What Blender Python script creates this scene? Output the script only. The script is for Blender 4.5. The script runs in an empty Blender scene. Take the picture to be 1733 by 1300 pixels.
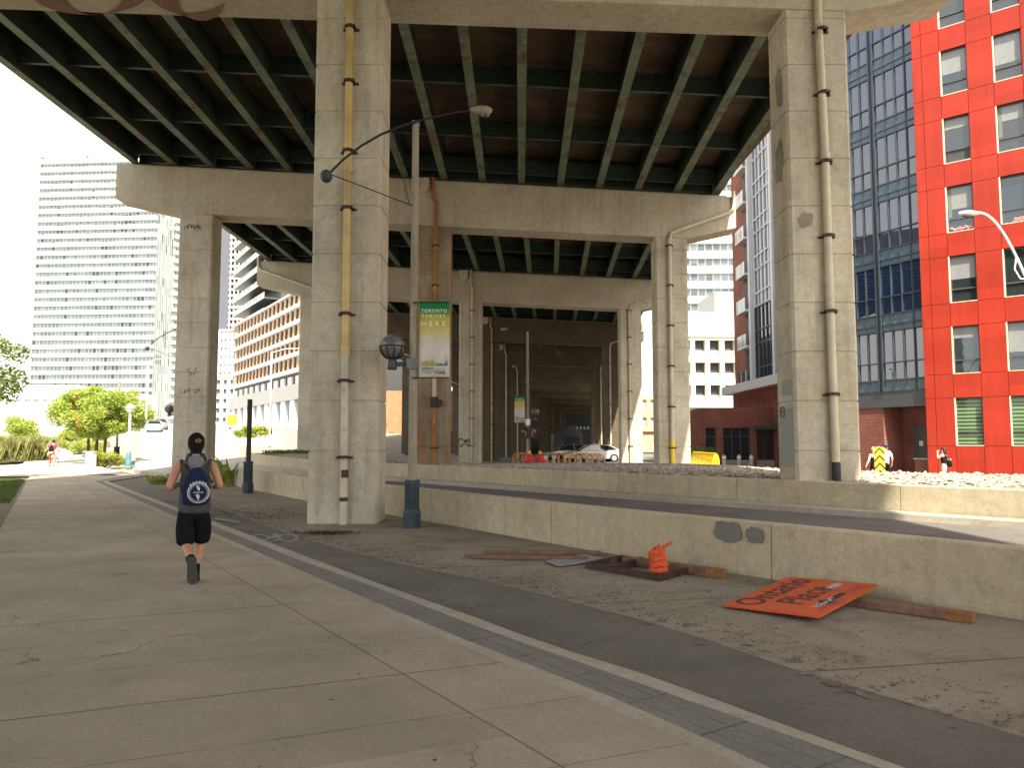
import bpy, math, random
from mathutils import Vector, Matrix
R = random.Random(7)
sc = bpy.context.scene
col = sc.collection
PI = math.pi
# ---------------------------------------------------------------- camera model (photo pixels 1733 x 1300)
F, CX, CY, HOR, EYE = 1300.0, 866.5, 650.0, 749.0, 1.62
PIT = math.atan((HOR - CY) / F)
SP, CP = math.sin(PIT), math.cos(PIT)
def ray(px, py):
    dx = (px - CX) / F; dy = (CY - py) / F
    return dx, CP - dy * SP, SP + dy * CP
def gp(px, py, z=0.0):
    a, b, c = ray(px, py); t = (z - EYE) / c
    return Vector((a * t, b * t, z))
def at(px, py, Y):
    a, b, c = ray(px, py); t = Y / b
    return Vector((a * t, Y, EYE + c * t))
def smooth(e0, e1, x):
    t = max(0.0, min(1.0, (x - e0) / (e1 - e0))); return t * t * (3 - 2 * t)
PLAZA = -0.25
def H(X, Y):                                   # terrain height
    w = smooth(-7, -15, X)
    r = 0.05 * max(0.0, min(Y, 125) - 45) - 0.02
    if Y > 60 and X > -22: r *= smooth(10, -22, X)
    return PLAZA * (1 - w) + r * w
def gh(px, py, off=0.0):                       # pixel to terrain
    a, b, c = ray(px, py); t = 8.0
    while t < 600:
        if EYE + c * t <= H(a * t, b * t) + off: break
        t += 0.1
    return Vector((a * t, b * t, H(a * t, b * t) + off))
# ---------------------------------------------------------------- mesh builder
class MB:
    def __init__(s): s.v = []; s.f = []
    def add(s, vs, fs):
        n = len(s.v); s.v += [tuple(p) for p in vs]; s.f += [tuple(i + n for i in q) for q in fs]; return s
    def box(s, a, b):
        x0, y0, z0 = a; x1, y1, z1 = b
        return s.add([(x0,y0,z0),(x1,y0,z0),(x1,y1,z0),(x0,y1,z0),(x0,y0,z1),(x1,y0,z1),(x1,y1,z1),(x0,y1,z1)],
                     [(0,3,2,1),(4,5,6,7),(0,1,5,4),(1,2,6,5),(2,3,7,6),(3,0,4,7)])
    def bar(s, p, q, w, h, up=(0,0,1)):
        p = Vector(p); q = Vector(q); d = (q - p).normalized(); u = Vector(up)
        if abs(d.dot(u)) > 0.99: u = Vector((0,1,0))
        r = d.cross(u).normalized(); u = r.cross(d)
        r = r * w / 2; u = u * h / 2
        vs = [p-r-u, p+r-u, p+r+u, p-r+u, q-r-u, q+r-u, q+r+u, q-r+u]
        return s.add(vs, [(0,1,2,3),(7,6,5,4),(4,5,1,0),(5,6,2,1),(6,7,3,2),(7,4,0,3)])
    def tube(s, pts, r, n=10, cap=True):
        pts = [Vector(p) for p in pts]; m = len(pts)
        rs = r if isinstance(r, (list, tuple)) else [r] * m
        vs = []; prev = None
        for i, p in enumerate(pts):
            d = (pts[min(i+1, m-1)] - pts[max(i-1, 0)])
            d = d.normalized() if d.length > 1e-9 else Vector((0,0,1))
            if prev is None:
                u = Vector((0,0,1)) if abs(d.z) < 0.9 else Vector((1,0,0))
            else: u = prev
            a = (u - d * u.dot(d)).normalized(); b = d.cross(a); prev = a
            for k in range(n):
                t = 2 * PI * k / n
                vs.append(p + (a * math.cos(t) + b * math.sin(t)) * rs[i])
        fs = [(i*n+k, i*n+(k+1) % n, (i+1)*n+(k+1) % n, (i+1)*n+k) for i in range(m-1) for k in range(n)]
        if cap: fs += [tuple(range(n-1, -1, -1)), tuple((m-1)*n + k for k in range(n))]
        return s.add(vs, fs)
    def extr(s, poly, vec):                    # polygon of 3-D points swept along vec
        n = len(poly); v = Vector(vec); P = [Vector(p) for p in poly]
        return s.add(P + [p + v for p in P], [tuple(range(n-1, -1, -1)), tuple(range(n, 2*n))] +
                     [(i, (i+1) % n, n+(i+1) % n, n+i) for i in range(n)])
    def lathe(s, prof, n=20, c=(0,0,0)):
        vs = []; c = Vector(c)
        for r, z in prof:
            for k in range(n):
                t = 2*PI*k/n; vs.append(c + Vector((r*math.cos(t), r*math.sin(t), z)))
        m = len(prof)
        fs = [(i*n+k, i*n+(k+1) % n, (i+1)*n+(k+1) % n, (i+1)*n+k) for i in range(m-1) for k in range(n)]
        fs += [tuple(range(n-1, -1, -1)), tuple((m-1)*n + k for k in range(n))]
        return s.add(vs, fs)
    def ell(s, c, r, nu=16, nv=10, rot=None):
        c = Vector(c); vs = []; M = rot or Matrix.Identity(3)
        for j in range(1, nv):
            p = PI*j/nv
            for k in range(nu):
                t = 2*PI*k/nu
                vs.append(c + M @ Vector((r[0]*math.sin(p)*math.cos(t), r[1]*math.sin(p)*math.sin(t), r[2]*math.cos(p))))
        a = len(vs); vs += [c + M @ Vector((0,0,r[2])), c - M @ Vector((0,0,r[2]))]
        fs = [(j*nu+k, (j+1)*nu+k, (j+1)*nu+(k+1) % nu, j*nu+(k+1) % nu) for j in range(nv-2) for k in range(nu)]
        fs += [(a, k, (k+1) % nu) for k in range(nu)] + [(a+1, (nv-2)*nu+(k+1) % nu, (nv-2)*nu+k) for k in range(nu)]
        return s.add(vs, fs)
    def loft(s, rings, cap=True):
        n = len(rings[0]); m = len(rings); vs = [p for r in rings for p in r]
        fs = [(i*n+k, i*n+(k+1) % n, (i+1)*n+(k+1) % n, (i+1)*n+k) for i in range(m-1) for k in range(n)]
        if cap: fs += [tuple(range(n-1, -1, -1)), tuple((m-1)*n+k for k in range(n))]
        return s.add(vs, fs)
    def quad(s, *p): return s.add(p, [tuple(range(len(p)))])
    def mesh(s, name):
        me = bpy.data.meshes.new(name); me.from_pydata(s.v, [], s.f); me.update(); return me
    def build(s, name, m, parent=None, sm=False, bev=0.0, loc=None, rz=0.0, fix=True):
        me = s.mesh(name)
        if fix and len(s.f) < 4000:
            import bmesh
            b = bmesh.new(); b.from_mesh(me); bmesh.ops.recalc_face_normals(b, faces=b.faces); b.to_mesh(me); b.free()
        if sm:
            me.polygons.foreach_set('use_smooth', [True] * len(me.polygons)); me.set_sharp_from_angle(angle=math.radians(38))
        me.materials.append(m)
        o = bpy.data.objects.new(name, me); col.objects.link(o)
        if parent: o.parent = parent
        if loc is not None: o.location = loc
        o.rotation_euler.z = rz
        if bev:
            md = o.modifiers.new('edge', 'BEVEL'); md.width = bev; md.segments = 2; md.limit_method = 'ANGLE'; md.angle_limit = 0.6
        return o
def tag(o, label=None, cat=None, group=None, kind=None):
    if label: o['label'] = label
    if cat: o['category'] = cat
    if group: o['group'] = group
    if kind: o['kind'] = kind
    return o
def thing(name, label, cat, loc=(0,0,0), rz=0.0, group=None):
    o = bpy.data.objects.new(name, None); col.objects.link(o); o.empty_display_size = 0.2
    o.location = loc; o.rotation_euler.z = rz
    return tag(o, label, cat, group)
def copy_tree(o, parent=None):
    c = o.copy(); col.objects.link(c); c.parent = parent
    for ch in list(o.children): copy_tree(ch, c)
    return c
def text_mesh(txt, size, name, m, parent=None, mat4=None, depth=0.002, align='LEFT', bold=0.0, spacing=1.0):
    cu = bpy.data.curves.new(name, 'FONT'); cu.body = txt; cu.size = size; cu.extrude = depth; cu.align_x = align
    cu.offset = bold; cu.space_character = spacing
    tmp = bpy.data.objects.new(name, cu); col.objects.link(tmp)
    dg = bpy.context.evaluated_depsgraph_get(); dg.update()
    me = bpy.data.meshes.new_from_object(tmp.evaluated_get(dg))
    bpy.data.objects.remove(tmp); bpy.data.curves.remove(cu)
    if mat4 is not None: me.transform(mat4)
    me.materials.clear(); me.materials.append(m); me.name = name
    o = bpy.data.objects.new(name, me); col.objects.link(o)
    if parent: o.parent = parent
    return o
def frame4(o, x, y):
    x = Vector(x).normalized(); y = Vector(y); y = (y - x * y.dot(x)).normalized(); z = x.cross(y)
    M = Matrix((x, y, z)).transposed().to_4x4(); M.translation = Vector(o); return M
# ---------------------------------------------------------------- materials
class NT:
    def __init__(s, name):
        s.m = bpy.data.materials.new(name); s.m.use_nodes = True; s.t = s.m.node_tree
        s.b = s.t.nodes['Principled BSDF']; s.geo = s.t.nodes.new('ShaderNodeNewGeometry')
    def n(s, ty, **k):
        x = s.t.nodes.new(ty)
        for a, v in k.items(): setattr(x, a, v)
        return x
    def put(s, sock, v):
        if hasattr(v, 'links') or hasattr(v, 'is_linked'): s.t.links.new(v, sock)
        else: sock.default_value = v
    def ma(s, op, a, b=None, clamp=False):
        x = s.n('ShaderNodeMath', operation=op, use_clamp=clamp); s.put(x.inputs[0], a)
        if b is not None: s.put(x.inputs[1], b)
        return x.outputs[0]
    def noise(s, scale, detail=4, rough=0.6, stretch=None, pos=None):
        p = pos or s.geo.outputs['Position']
        if stretch:
            v = s.n('ShaderNodeVectorMath', operation='MULTIPLY'); s.t.links.new(p, v.inputs[0]); v.inputs[1].default_value = stretch; p = v.outputs[0]
        x = s.n('ShaderNodeTexNoise'); s.t.links.new(p, x.inputs['Vector'])
        x.inputs['Scale'].default_value = scale; x.inputs['Detail'].default_value = detail; x.inputs['Roughness'].default_value = rough
        return x.outputs['Fac']
    def vor(s, scale, feature='F1', stretch=None):
        p = s.geo.outputs['Position']
        if stretch:
            v = s.n('ShaderNodeVectorMath', operation='MULTIPLY'); s.t.links.new(p, v.inputs[0]); v.inputs[1].default_value = stretch; p = v.outputs[0]
        x = s.n('ShaderNodeTexVoronoi', feature=feature); s.t.links.new(p, x.inputs['Vector']); x.inputs['Scale'].default_value = scale
        return x.outputs['Distance']
    def mr(s, v, a, b, c=0.0, d=1.0):
        x = s.n('ShaderNodeMapRange'); s.put(x.inputs[0], v)
        for i, k in enumerate((a, b, c, d)): x.inputs[i+1].default_value = k
        return x.outputs[0]
    def mix(s, f, a, b, mode='MIX'):
        x = s.n('ShaderNodeMix', data_type='RGBA', blend_type=mode); s.put(x.inputs[0], f)
        for i, c in ((6, a), (7, b)):
            if isinstance(c, (tuple, list)): x.inputs[i].default_value = (*c[:3], 1)
            else: s.t.links.new(c, x.inputs[i])
        return x.outputs[2]
    def scale(s, c, f):                        # colour times a factor socket
        x = s.n('ShaderNodeVectorMath', operation='SCALE')
        if isinstance(c, (tuple, list)): x.inputs[0].default_value = c[:3]
        else: s.t.links.new(c, x.inputs[0])
        s.put(x.inputs['Scale'], f); return x.outputs[0]
    def dot(s, v):
        x = s.n('ShaderNodeVectorMath', operation='DOT_PRODUCT'); s.t.links.new(s.geo.outputs['Position'], x.inputs[0]); x.inputs[1].default_value = v
        return x.outputs['Value']
    def bump(s, h, strength=0.3, dist=0.02):
        x = s.n('ShaderNodeBump'); s.t.links.new(h, x.inputs['Height']); x.inputs['Strength'].default_value = strength; x.inputs['Distance'].default_value = dist
        s.t.links.new(x.outputs[0], s.b.inputs['Normal'])
    def done(s, c, rough=0.8, metal=0.0, spec=0.3):
        s.put(s.b.inputs['Base Color'], c if not isinstance(c, (tuple, list)) else (*c[:3], 1))
        s.put(s.b.inputs['Roughness'], rough); s.b.inputs['Metallic'].default_value = metal
        s.b.inputs['Specular IOR Level'].default_value = spec; return s.m
def paint(name, c, rough=0.5, var=0.12, metal=0.0, spec=0.4, sc_=6.0, dirt=None, bump=0.0):
    t = NT(name); n = t.noise(sc_, 5)
    k = t.scale(c, t.mr(n, 0.3, 0.7, 1 - var, 1 + var))
    if dirt: k = t.mix(t.mr(t.noise(sc_ * 0.6, 6, 0.7), 0.56, 0.7), k, dirt)
    if bump: t.bump(t.noise(60, 4), bump, 0.01)
    return t.done(k, rough, metal, spec)
def concrete(name, c, streak=0.35, pits=True, cracks=0.0, mottle=0.18, stain=(0.10, 0.08, 0.06), stain_at=0.64, rust=0.0, joint=None):
    t = NT(name)
    big = t.noise(0.55, 5, 0.62); fine = t.noise(26, 7, 0.78)
    k = t.scale(c, t.mr(big, 0.3, 0.7, 1 - mottle, 1 + mottle))
    k = t.scale(k, t.mr(fine, 0.25, 0.75, 0.78, 1.2))
    k = t.scale(k, t.mr(t.noise(5.5, 8, 0.78), 0.3, 0.7, 0.8, 1.17))
    warm = t.mr(t.noise(1.3, 4), 0.45, 0.7)
    k = t.mix(t.ma('MULTIPLY', warm, 0.35), k, (c[0]*1.05, c[1]*0.92, c[2]*0.72))
    if streak:
        st = t.mr(t.noise(1.0, 5, 0.65, stretch=(5.0, 5.0, 0.35)), 0.5, 0.74)
        k = t.mix(t.ma('MULTIPLY', st, streak), k, stain)
    bl = t.mr(t.noise(1.7, 7, 0.75), stain_at, stain_at + 0.1)
    k = t.mix(t.ma('MULTIPLY', bl, 0.55), k, stain)
    if rust:
        ru = t.mr(t.noise(0.8, 6, 0.65, stretch=(1.6, 1.6, 0.4)), 0.42, 0.66)
        k = t.mix(t.ma('MULTIPLY', ru, rust), k, (0.23, 0.09, 0.025))
    if pits:
        pv = t.mr(t.vor(17), 0.06, 0.13, 0.35, 1.0)
        msk = t.mr(t.noise(2.3, 3), 0.5, 0.6)
        k = t.mix(t.ma('MULTIPLY', msk, t.ma('SUBTRACT', 1.0, pv)), k, (0.05, 0.042, 0.034))
    if cracks:
        p = t.n('ShaderNodeVectorMath', operation='ADD'); t.t.links.new(t.geo.outputs['Position'], p.inputs[0])
        nn = t.n('ShaderNodeTexNoise'); t.t.links.new(t.geo.outputs['Position'], nn.inputs['Vector']); nn.inputs['Scale'].default_value = 5
        sc2 = t.n('ShaderNodeVectorMath', operation='SCALE'); t.t.links.new(nn.outputs['Color'], sc2.inputs[0]); sc2.inputs['Scale'].default_value = 0.25
        t.t.links.new(sc2.outputs[0], p.inputs[1])
        v = t.n('ShaderNodeTexVoronoi', feature='DISTANCE_TO_EDGE'); t.t.links.new(p.outputs[0], v.inputs['Vector']); v.inputs['Scale'].default_value = 10.0 if cracks > 0.5 else 2.0
        cr = t.mr(v.outputs['Distance'], 0.0, 0.022 if cracks > .5 else .008, 1.0, 0.0)
        mk = t.mr(t.noise(0.9, 3), 0.52, 0.64)
        k = t.mix(t.ma('MULTIPLY', t.ma('MULTIPLY', cr, mk), 0.42 if cracks > .5 else .4), k, (0.035, 0.03, 0.025))
    t.bump(t.ma('ADD', fine, t.ma('MULTIPLY', t.noise(90, 3), 0.5)), 0.25, 0.012)
    return t.done(k, 0.9, 0, 0.2)
def line_mask(t, x, period, width):           # 1 on lines of a periodic coordinate
    fr = t.ma('FRACT', t.ma('ADD', t.ma('DIVIDE', x, period), 0.5))
    d = t.ma('MULTIPLY', t.ma('ABSOLUTE', t.ma('SUBTRACT', fr, 0.5)), period)
    return t.mr(d, width * 0.5, width, 1.0, 0.0)
def one_line(t, x, x0, width):
    return t.mr(t.ma('ABSOLUTE', t.ma('SUBTRACT', x, x0)), width * 0.5, width, 1.0, 0.0)
def crack(t, k, scale, wd, thr, c, amt):
    nn = t.n('ShaderNodeTexNoise'); t.t.links.new(t.geo.outputs['Position'], nn.inputs['Vector']); nn.inputs['Scale'].default_value = 3; nn.inputs['Detail'].default_value = 5
    s2 = t.n('ShaderNodeVectorMath', operation='SCALE'); t.t.links.new(nn.outputs['Color'], s2.inputs[0]); s2.inputs['Scale'].default_value = .55
    p = t.n('ShaderNodeVectorMath', operation='ADD'); t.t.links.new(t.geo.outputs['Position'], p.inputs[0]); t.t.links.new(s2.outputs[0], p.inputs[1])
    v = t.n('ShaderNodeTexVoronoi', feature='DISTANCE_TO_EDGE'); t.t.links.new(p.outputs[0], v.inputs['Vector']); v.inputs['Scale'].default_value = scale
    f = t.ma('MULTIPLY', t.ma('MULTIPLY', t.mr(v.outputs['Distance'], 0, wd, 1, 0), t.mr(t.noise(.45, 3), thr, thr + .05)), amt)
    return t.mix(f, k, c)
def sidewalk_mat():
    t = NT('sidewalk_concrete'); c = (0.35, 0.305, 0.232)
    wob = t.ma('MULTIPLY', t.ma('SUBTRACT', t.noise(2.0, 3), 0.5), 0.03)
    u = t.ma('ADD', t.dot((-0.38, 0.925, 0)), wob); v = t.ma('ADD', t.dot((0.835, 0.55, 0)), wob)
    wide = t.ma('MULTIPLY', line_mask(t, u, 2.7, 0.014), t.mr(t.noise(2, 4), .3, .6, .4, .85))
    j = t.ma('MAXIMUM', t.ma('MULTIPLY', line_mask(t, u, 0.9, 0.010), t.mr(t.noise(3, 4), 0.35, 0.6, 0.12, 0.65)), wide)
    j = t.ma('MAXIMUM', j, t.ma('MULTIPLY', one_line(t, v, 2.40, 0.010), 0.7))
    cell = t.ma('FLOOR', t.ma('ADD', t.ma('DIVIDE', u, 2.7), 0.5)); cell2 = t.ma('GREATER_THAN', v, 2.40)
    wn = t.n('ShaderNodeTexWhiteNoise', noise_dimensions='2D'); cb = t.n('ShaderNodeCombineXYZ')
    t.t.links.new(cell, cb.inputs[0]); t.t.links.new(cell2, cb.inputs[1]); t.t.links.new(cb.outputs[0], wn.inputs['Vector'])
    k = t.scale(c, t.mr(wn.outputs['Value'], 0, 1, 0.9, 1.08))
    k = t.scale(k, t.mr(t.noise(0.7, 6, 0.65), 0.3, 0.7, 0.8, 1.18))
    k = t.scale(k, t.mr(t.noise(140, 3, 0.85), 0.3, 0.7, 0.72, 1.25)); k = t.scale(k, t.mr(t.noise(28, 5, 0.8), 0.3, 0.7, 0.82, 1.15))
    k = t.mix(t.ma('MULTIPLY', t.mr(t.noise(1.6, 6, 0.7), 0.58, 0.75), 0.4), k, (0.15, 0.13, 0.105))
    k = t.mix(t.ma('MULTIPLY', t.mr(t.noise(3.2, 4, 0.6, stretch=(0.6, 3, 1)), 0.68, 0.74), 0.5), k, (0.09, 0.08, 0.07))
    sp = t.mr(t.vor(7.0), 0.03, 0.055, 1.0, 0.0)
    k = t.mix(t.ma('MULTIPLY', sp, t.mr(t.noise(1.1, 3), 0.5, 0.58)), k, (0.06, 0.052, 0.045))
    k = crack(t, k, .55, .006, .52, (0.09, 0.075, 0.06), .8)
    k = t.mix(j, k, (0.10, 0.083, 0.066))
    t.bump(t.ma('SUBTRACT', t.ma('MULTIPLY', t.noise(120, 4), 0.35), j), 0.5, 0.012)
    return t.done(k, 0.88, 0, 0.25)
def paver_mat():
    t = NT('dark_pavers'); u = t.dot((-0.55, 0.835, 0)); v = t.dot((0.835, 0.55, 0))
    j = t.ma('MAXIMUM', line_mask(t, u, 0.62, 0.012), line_mask(t, t.ma('ADD', v, 0.02), 0.155, 0.007))
    k = t.scale((0.20, 0.185, 0.165), t.mr(t.noise(1.2, 5), 0.3, 0.7, 0.85, 1.15))
    k = t.scale(k, t.mr(t.noise(120, 3, .85), 0.3, 0.7, 0.72, 1.25)); k = t.scale(k, t.mr(t.noise(22, 5, 0.8), 0.3, 0.7, 0.8, 1.18))
    k = t.mix(t.ma('MULTIPLY', j, t.mr(t.noise(4, 3), 0.35, 0.65, 0.25, 0.8)), k, (0.07, 0.062, 0.055))
    t.bump(t.ma('SUBTRACT', t.ma('MULTIPLY', t.noise(120, 4), 0.3), j), 0.4, 0.008)
    return t.done(k, 0.9, 0, 0.2)
def asphalt_mat(name, c, dusty=0.4, speck=0.35):
    t = NT(name)
    k = t.scale(c, t.mr(t.noise(0.8, 5), 0.3, 0.7, 0.82, 1.2))
    k = t.scale(k, t.mr(t.noise(130, 3, 0.9), 0.3, 0.72, 1 - speck*1.3, 1 + speck*1.4)); k = t.scale(k, t.mr(t.noise(24, 5, 0.8), 0.3, 0.7, 0.78, 1.2))
    k = t.mix(t.ma('MULTIPLY', t.mr(t.noise(0.5, 6, 0.7), 0.45, 0.75), dusty), k, (0.2, 0.175, 0.14))
    k = crack(t, k, .5, .008, .5, (c[0]*.4, c[1]*.4, c[2]*.4), .8)
    t.bump(t.noise(190, 3, 0.8), 0.5, 0.01)
    return t.done(k, 0.92, 0, 0.2)
def pad_mat():
    t = NT('gutter_concrete'); c = (0.265, 0.23, 0.175)
    wob = t.ma('MULTIPLY', t.ma('SUBTRACT', t.noise(1.5, 3), 0.5), 0.06)
    u = t.ma('ADD', t.dot((-0.2, 0.98, 0)), wob)
    j = t.ma('MULTIPLY', line_mask(t, u, 2.6, 0.018), 0.8)
    k = t.scale(c, t.mr(t.noise(0.6, 6, 0.65), 0.3, 0.7, 0.82, 1.15))
    k = t.scale(k, t.mr(t.noise(110, 3, 0.85), 0.3, 0.7, 0.75, 1.22)); k = t.scale(k, t.mr(t.noise(18, 5, 0.8), 0.3, 0.7, 0.78, 1.18))
    k = t.mix(t.ma('MULTIPLY', t.mr(t.noise(1.0, 8, 0.75), 0.5, 0.68), 0.7), k, (0.11, 0.088, 0.065))
    sp = t.mr(t.vor(5.0), 0.04, 0.07, 1.0, 0.0)
    k = t.mix(t.ma('MULTIPLY', sp, 0.8), k, (0.05, 0.042, 0.034))
    k = t.mix(j, k, (0.08, 0.066, 0.052))
    t.bump(t.ma('SUBTRACT', t.ma('MULTIPLY', t.noise(110, 4), 0.4), j), 0.45, 0.012)
    return t.done(k, 0.9, 0, 0.2)
def steel_mat(name, c, c2, r0=.56):
    t = NT(name)
    k = t.scale(c, t.mr(t.noise(0.9, 5), 0.3, 0.7, 0.7, 1.25))
    k = t.mix(t.mr(t.noise(1.4, 6, 0.7), 0.5, 0.62), k, c2)
    ru = t.mr(t.noise(1.15, 8, 0.75), r0, r0 + .1)
    k = t.mix(ru, k, (0.13, 0.055, 0.02))
    t.bump(t.noise(14, 6), 0.3, 0.02)
    return t.done(k, 0.7, 0, 0.3)
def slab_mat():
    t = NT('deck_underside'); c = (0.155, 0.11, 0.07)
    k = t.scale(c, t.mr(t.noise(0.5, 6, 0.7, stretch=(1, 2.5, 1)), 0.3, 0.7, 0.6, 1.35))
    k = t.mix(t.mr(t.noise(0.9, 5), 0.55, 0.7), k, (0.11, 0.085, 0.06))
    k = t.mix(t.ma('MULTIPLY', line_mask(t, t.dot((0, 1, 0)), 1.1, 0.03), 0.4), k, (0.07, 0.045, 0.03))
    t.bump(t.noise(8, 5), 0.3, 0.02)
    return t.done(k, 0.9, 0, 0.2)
def brick_mat(name, c, mortar=(0.30, 0.22, 0.18), sc_=1.0):
    t = NT(name); tc = t.n('ShaderNodeTexCoord'); sp = t.n('ShaderNodeSeparateXYZ'); t.t.links.new(tc.outputs['Object'], sp.inputs[0])
    cb = t.n('ShaderNodeCombineXYZ'); t.t.links.new(t.ma('ADD', sp.outputs[0], sp.outputs[1]), cb.inputs[0]); t.t.links.new(sp.outputs[2], cb.inputs[1])
    b = t.n('ShaderNodeTexBrick'); t.t.links.new(cb.outputs[0], b.inputs['Vector'])
    b.inputs['Color1'].default_value = (*c, 1); b.inputs['Color2'].default_value = (c[0]*0.72, c[1]*0.68, c[2]*0.7, 1); b.inputs['Mortar'].default_value = (*mortar, 1)
    b.inputs['Scale'].default_value = 1.0; b.inputs['Brick Width'].default_value = 0.24*sc_; b.inputs['Row Height'].default_value = 0.085*sc_; b.inputs['Mortar Size'].default_value = 0.009*sc_
    k = t.scale(b.outputs['Color'], t.mr(t.noise(0.8, 4), 0.3, 0.7, 0.8, 1.2))
    t.bump(b.outputs['Fac'], -0.3, 0.01)
    return t.done(k, 0.88, 0, 0.2)
def glass_mat(name, c=(0.02, 0.028, 0.035), ior=2.1, rough=0.03, wav=0.02, var=0.0):
    t = NT(name); t.b.inputs['IOR'].default_value = ior
    if wav: t.bump(t.noise(0.9, 2), wav * 2, 0.05)
    k = c
    if var: k = t.scale(c, t.mr(t.noise(0.35, 3), 0.35, 0.65, 1 - var, 1 + var * 2))
    m = t.done(k, rough, 0, 0.5); return m
def leaf_mat(name, c1, c2, c3=None, tr=0.35):
    t = NT(name)
    k = t.mix(t.mr(t.noise(1.4, 3), 0.38, 0.62), c1, c2)
    k = t.scale(k, t.mr(t.noise(11, 2), 0.3, 0.7, 0.65, 1.35))
    if c3: k = t.mix(t.mr(t.noise(0.7, 3), 0.6, 0.68), k, c3)
    t.done(k, 0.6, 0, 0.3)
    tl = t.n('ShaderNodeBsdfTranslucent'); t.t.links.new(k, tl.inputs['Color'])
    mx = t.n('ShaderNodeMixShader'); mx.inputs[0].default_value = tr
    t.t.links.new(t.b.outputs[0], mx.inputs[1]); t.t.links.new(tl.outputs[0], mx.inputs[2])
    t.t.links.new(mx.outputs[0], t.t.nodes['Material Output'].inputs['Surface']); return t.m
M = {}
M['col'] = concrete('pier_concrete', (0.49, 0.445, 0.345), streak=0.34, cracks=0.3, mottle=0.22, stain_at=0.62)
M['col_rust'] = concrete('rust_stained_concrete', (0.33, 0.27, 0.19), streak=0.5, rust=0.68, cracks=0.3, mottle=0.25)
M['cap'] = concrete('cap_beam_concrete', (0.46, 0.415, 0.32), streak=0.25, cracks=0.0, mottle=0.16, stain_at=0.66)
M['deep_shade'] = concrete('deep_shade_pier_concrete', (0.125, 0.102, 0.073), streak=0.4, cracks=0.3, mottle=0.2)  # far bents: deep shade under the deck put into the concrete colour
M['wall'] = concrete('barrier_concrete', (0.46, 0.40, 0.28), streak=0.28, cracks=0.8, stain=(0.15, 0.125, 0.09))
M['kerb'] = concrete('kerb_concrete', (0.37, 0.335, 0.27), streak=0, mottle=0.14)
M['walk'] = sidewalk_mat(); M['paver'] = paver_mat(); M['pad'] = pad_mat()
M['asph'] = asphalt_mat('bike_lane_asphalt', (0.15, 0.134, 0.115), 0.5)
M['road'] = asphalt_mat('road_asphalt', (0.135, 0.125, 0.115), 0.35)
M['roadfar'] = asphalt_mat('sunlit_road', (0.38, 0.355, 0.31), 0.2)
M['plaza'] = asphalt_mat('plaza_paving', (0.16, 0.15, 0.135), 0.4)
M['ground'] = asphalt_mat('open_ground', (0.24, 0.225, 0.19), 0.5)
M['path'] = concrete('path_concrete', (0.42, 0.40, 0.35), streak=0, mottle=0.08)
M['dirt'] = asphalt_mat('bare_dirt', (0.19, 0.155, 0.11), 0.5)
M['steel'] = steel_mat('shaded_green_web_paint', (0.045, 0.066, 0.048), (0.03, 0.048, 0.038)); M['flange'] = steel_mat('bounce_lit_flange_paint', (0.145, 0.175, 0.12), (0.07, 0.11, 0.078), .53); M['slab'] = slab_mat()  # webs coloured dark for shade, flanges pale for light bounced off the ground
M['dsteel'] = paint('dark_green_steel', (0.045, 0.085, 0.062), 0.65, 0.3, dirt=(0.05, 0.03, 0.02))
M['pipe_y'] = paint('yellowed_pipe', (0.50, 0.36, 0.13), 0.45, 0.25, sc_=1.5, dirt=(0.36, 0.28, 0.15))
M['pipe_w'] = paint('cream_pipe', (0.52, 0.46, 0.33), 0.45, 0.15, sc_=2, dirt=(0.30, 0.24, 0.16))
M['pipe_r'] = paint('rusty_pipe', (0.33, 0.14, 0.04), 0.75, 0.3, sc_=3, dirt=(0.40, 0.32, 0.22))
M['black'] = paint('black_metal', (0.02, 0.019, 0.018), 0.5, 0.2)
M['rustblk'] = paint('rusted_dark_steel', (0.045, 0.024, 0.018), 0.6, 0.4, sc_=10, dirt=(0.08, 0.035, 0.02))
M['teal'] = paint('teal_cast_iron', (0.028, 0.05, 0.058), 0.55, 0.3, sc_=14, dirt=(0.13, 0.12, 0.10))
M['tealsun'] = paint('light_teal_paint', (0.08, 0.22, 0.27), 0.5, 0.2)
M['pole'] = concrete('spun_concrete_pole', (0.29, 0.25, 0.19), streak=0.2, pits=True)
M['white'] = paint('white_paint', (0.78, 0.77, 0.74), 0.5, 0.05)
M['grey'] = paint('grey_metal', (0.35, 0.35, 0.34), 0.4, 0.12, metal=0.3)
M['orange'] = paint('orange_sign_face', (0.58, 0.088, 0.02), 0.5, 0.12, sc_=3, dirt=(0.40, 0.075, 0.026), bump=0.05)
M['bagor'] = paint('orange_sandbag', (0.58, 0.085, 0.022), 0.75, 0.2, sc_=12)
M['ink'] = paint('black_ink', (0.035, 0.028, 0.025), 0.6, 0.2)
M['wood'] = paint('weathered_timber', (0.19, 0.105, 0.07), 0.8, 0.35, sc_=9, dirt=(0.10, 0.055, 0.04), bump=0.3)
M['woodor'] = paint('fresh_timber_end', (0.23, 0.105, 0.04), 0.8, 0.3, sc_=20)
M['sheet'] = paint('grey_sheet', (0.25, 0.25, 0.235), 0.7, 0.15)
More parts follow.
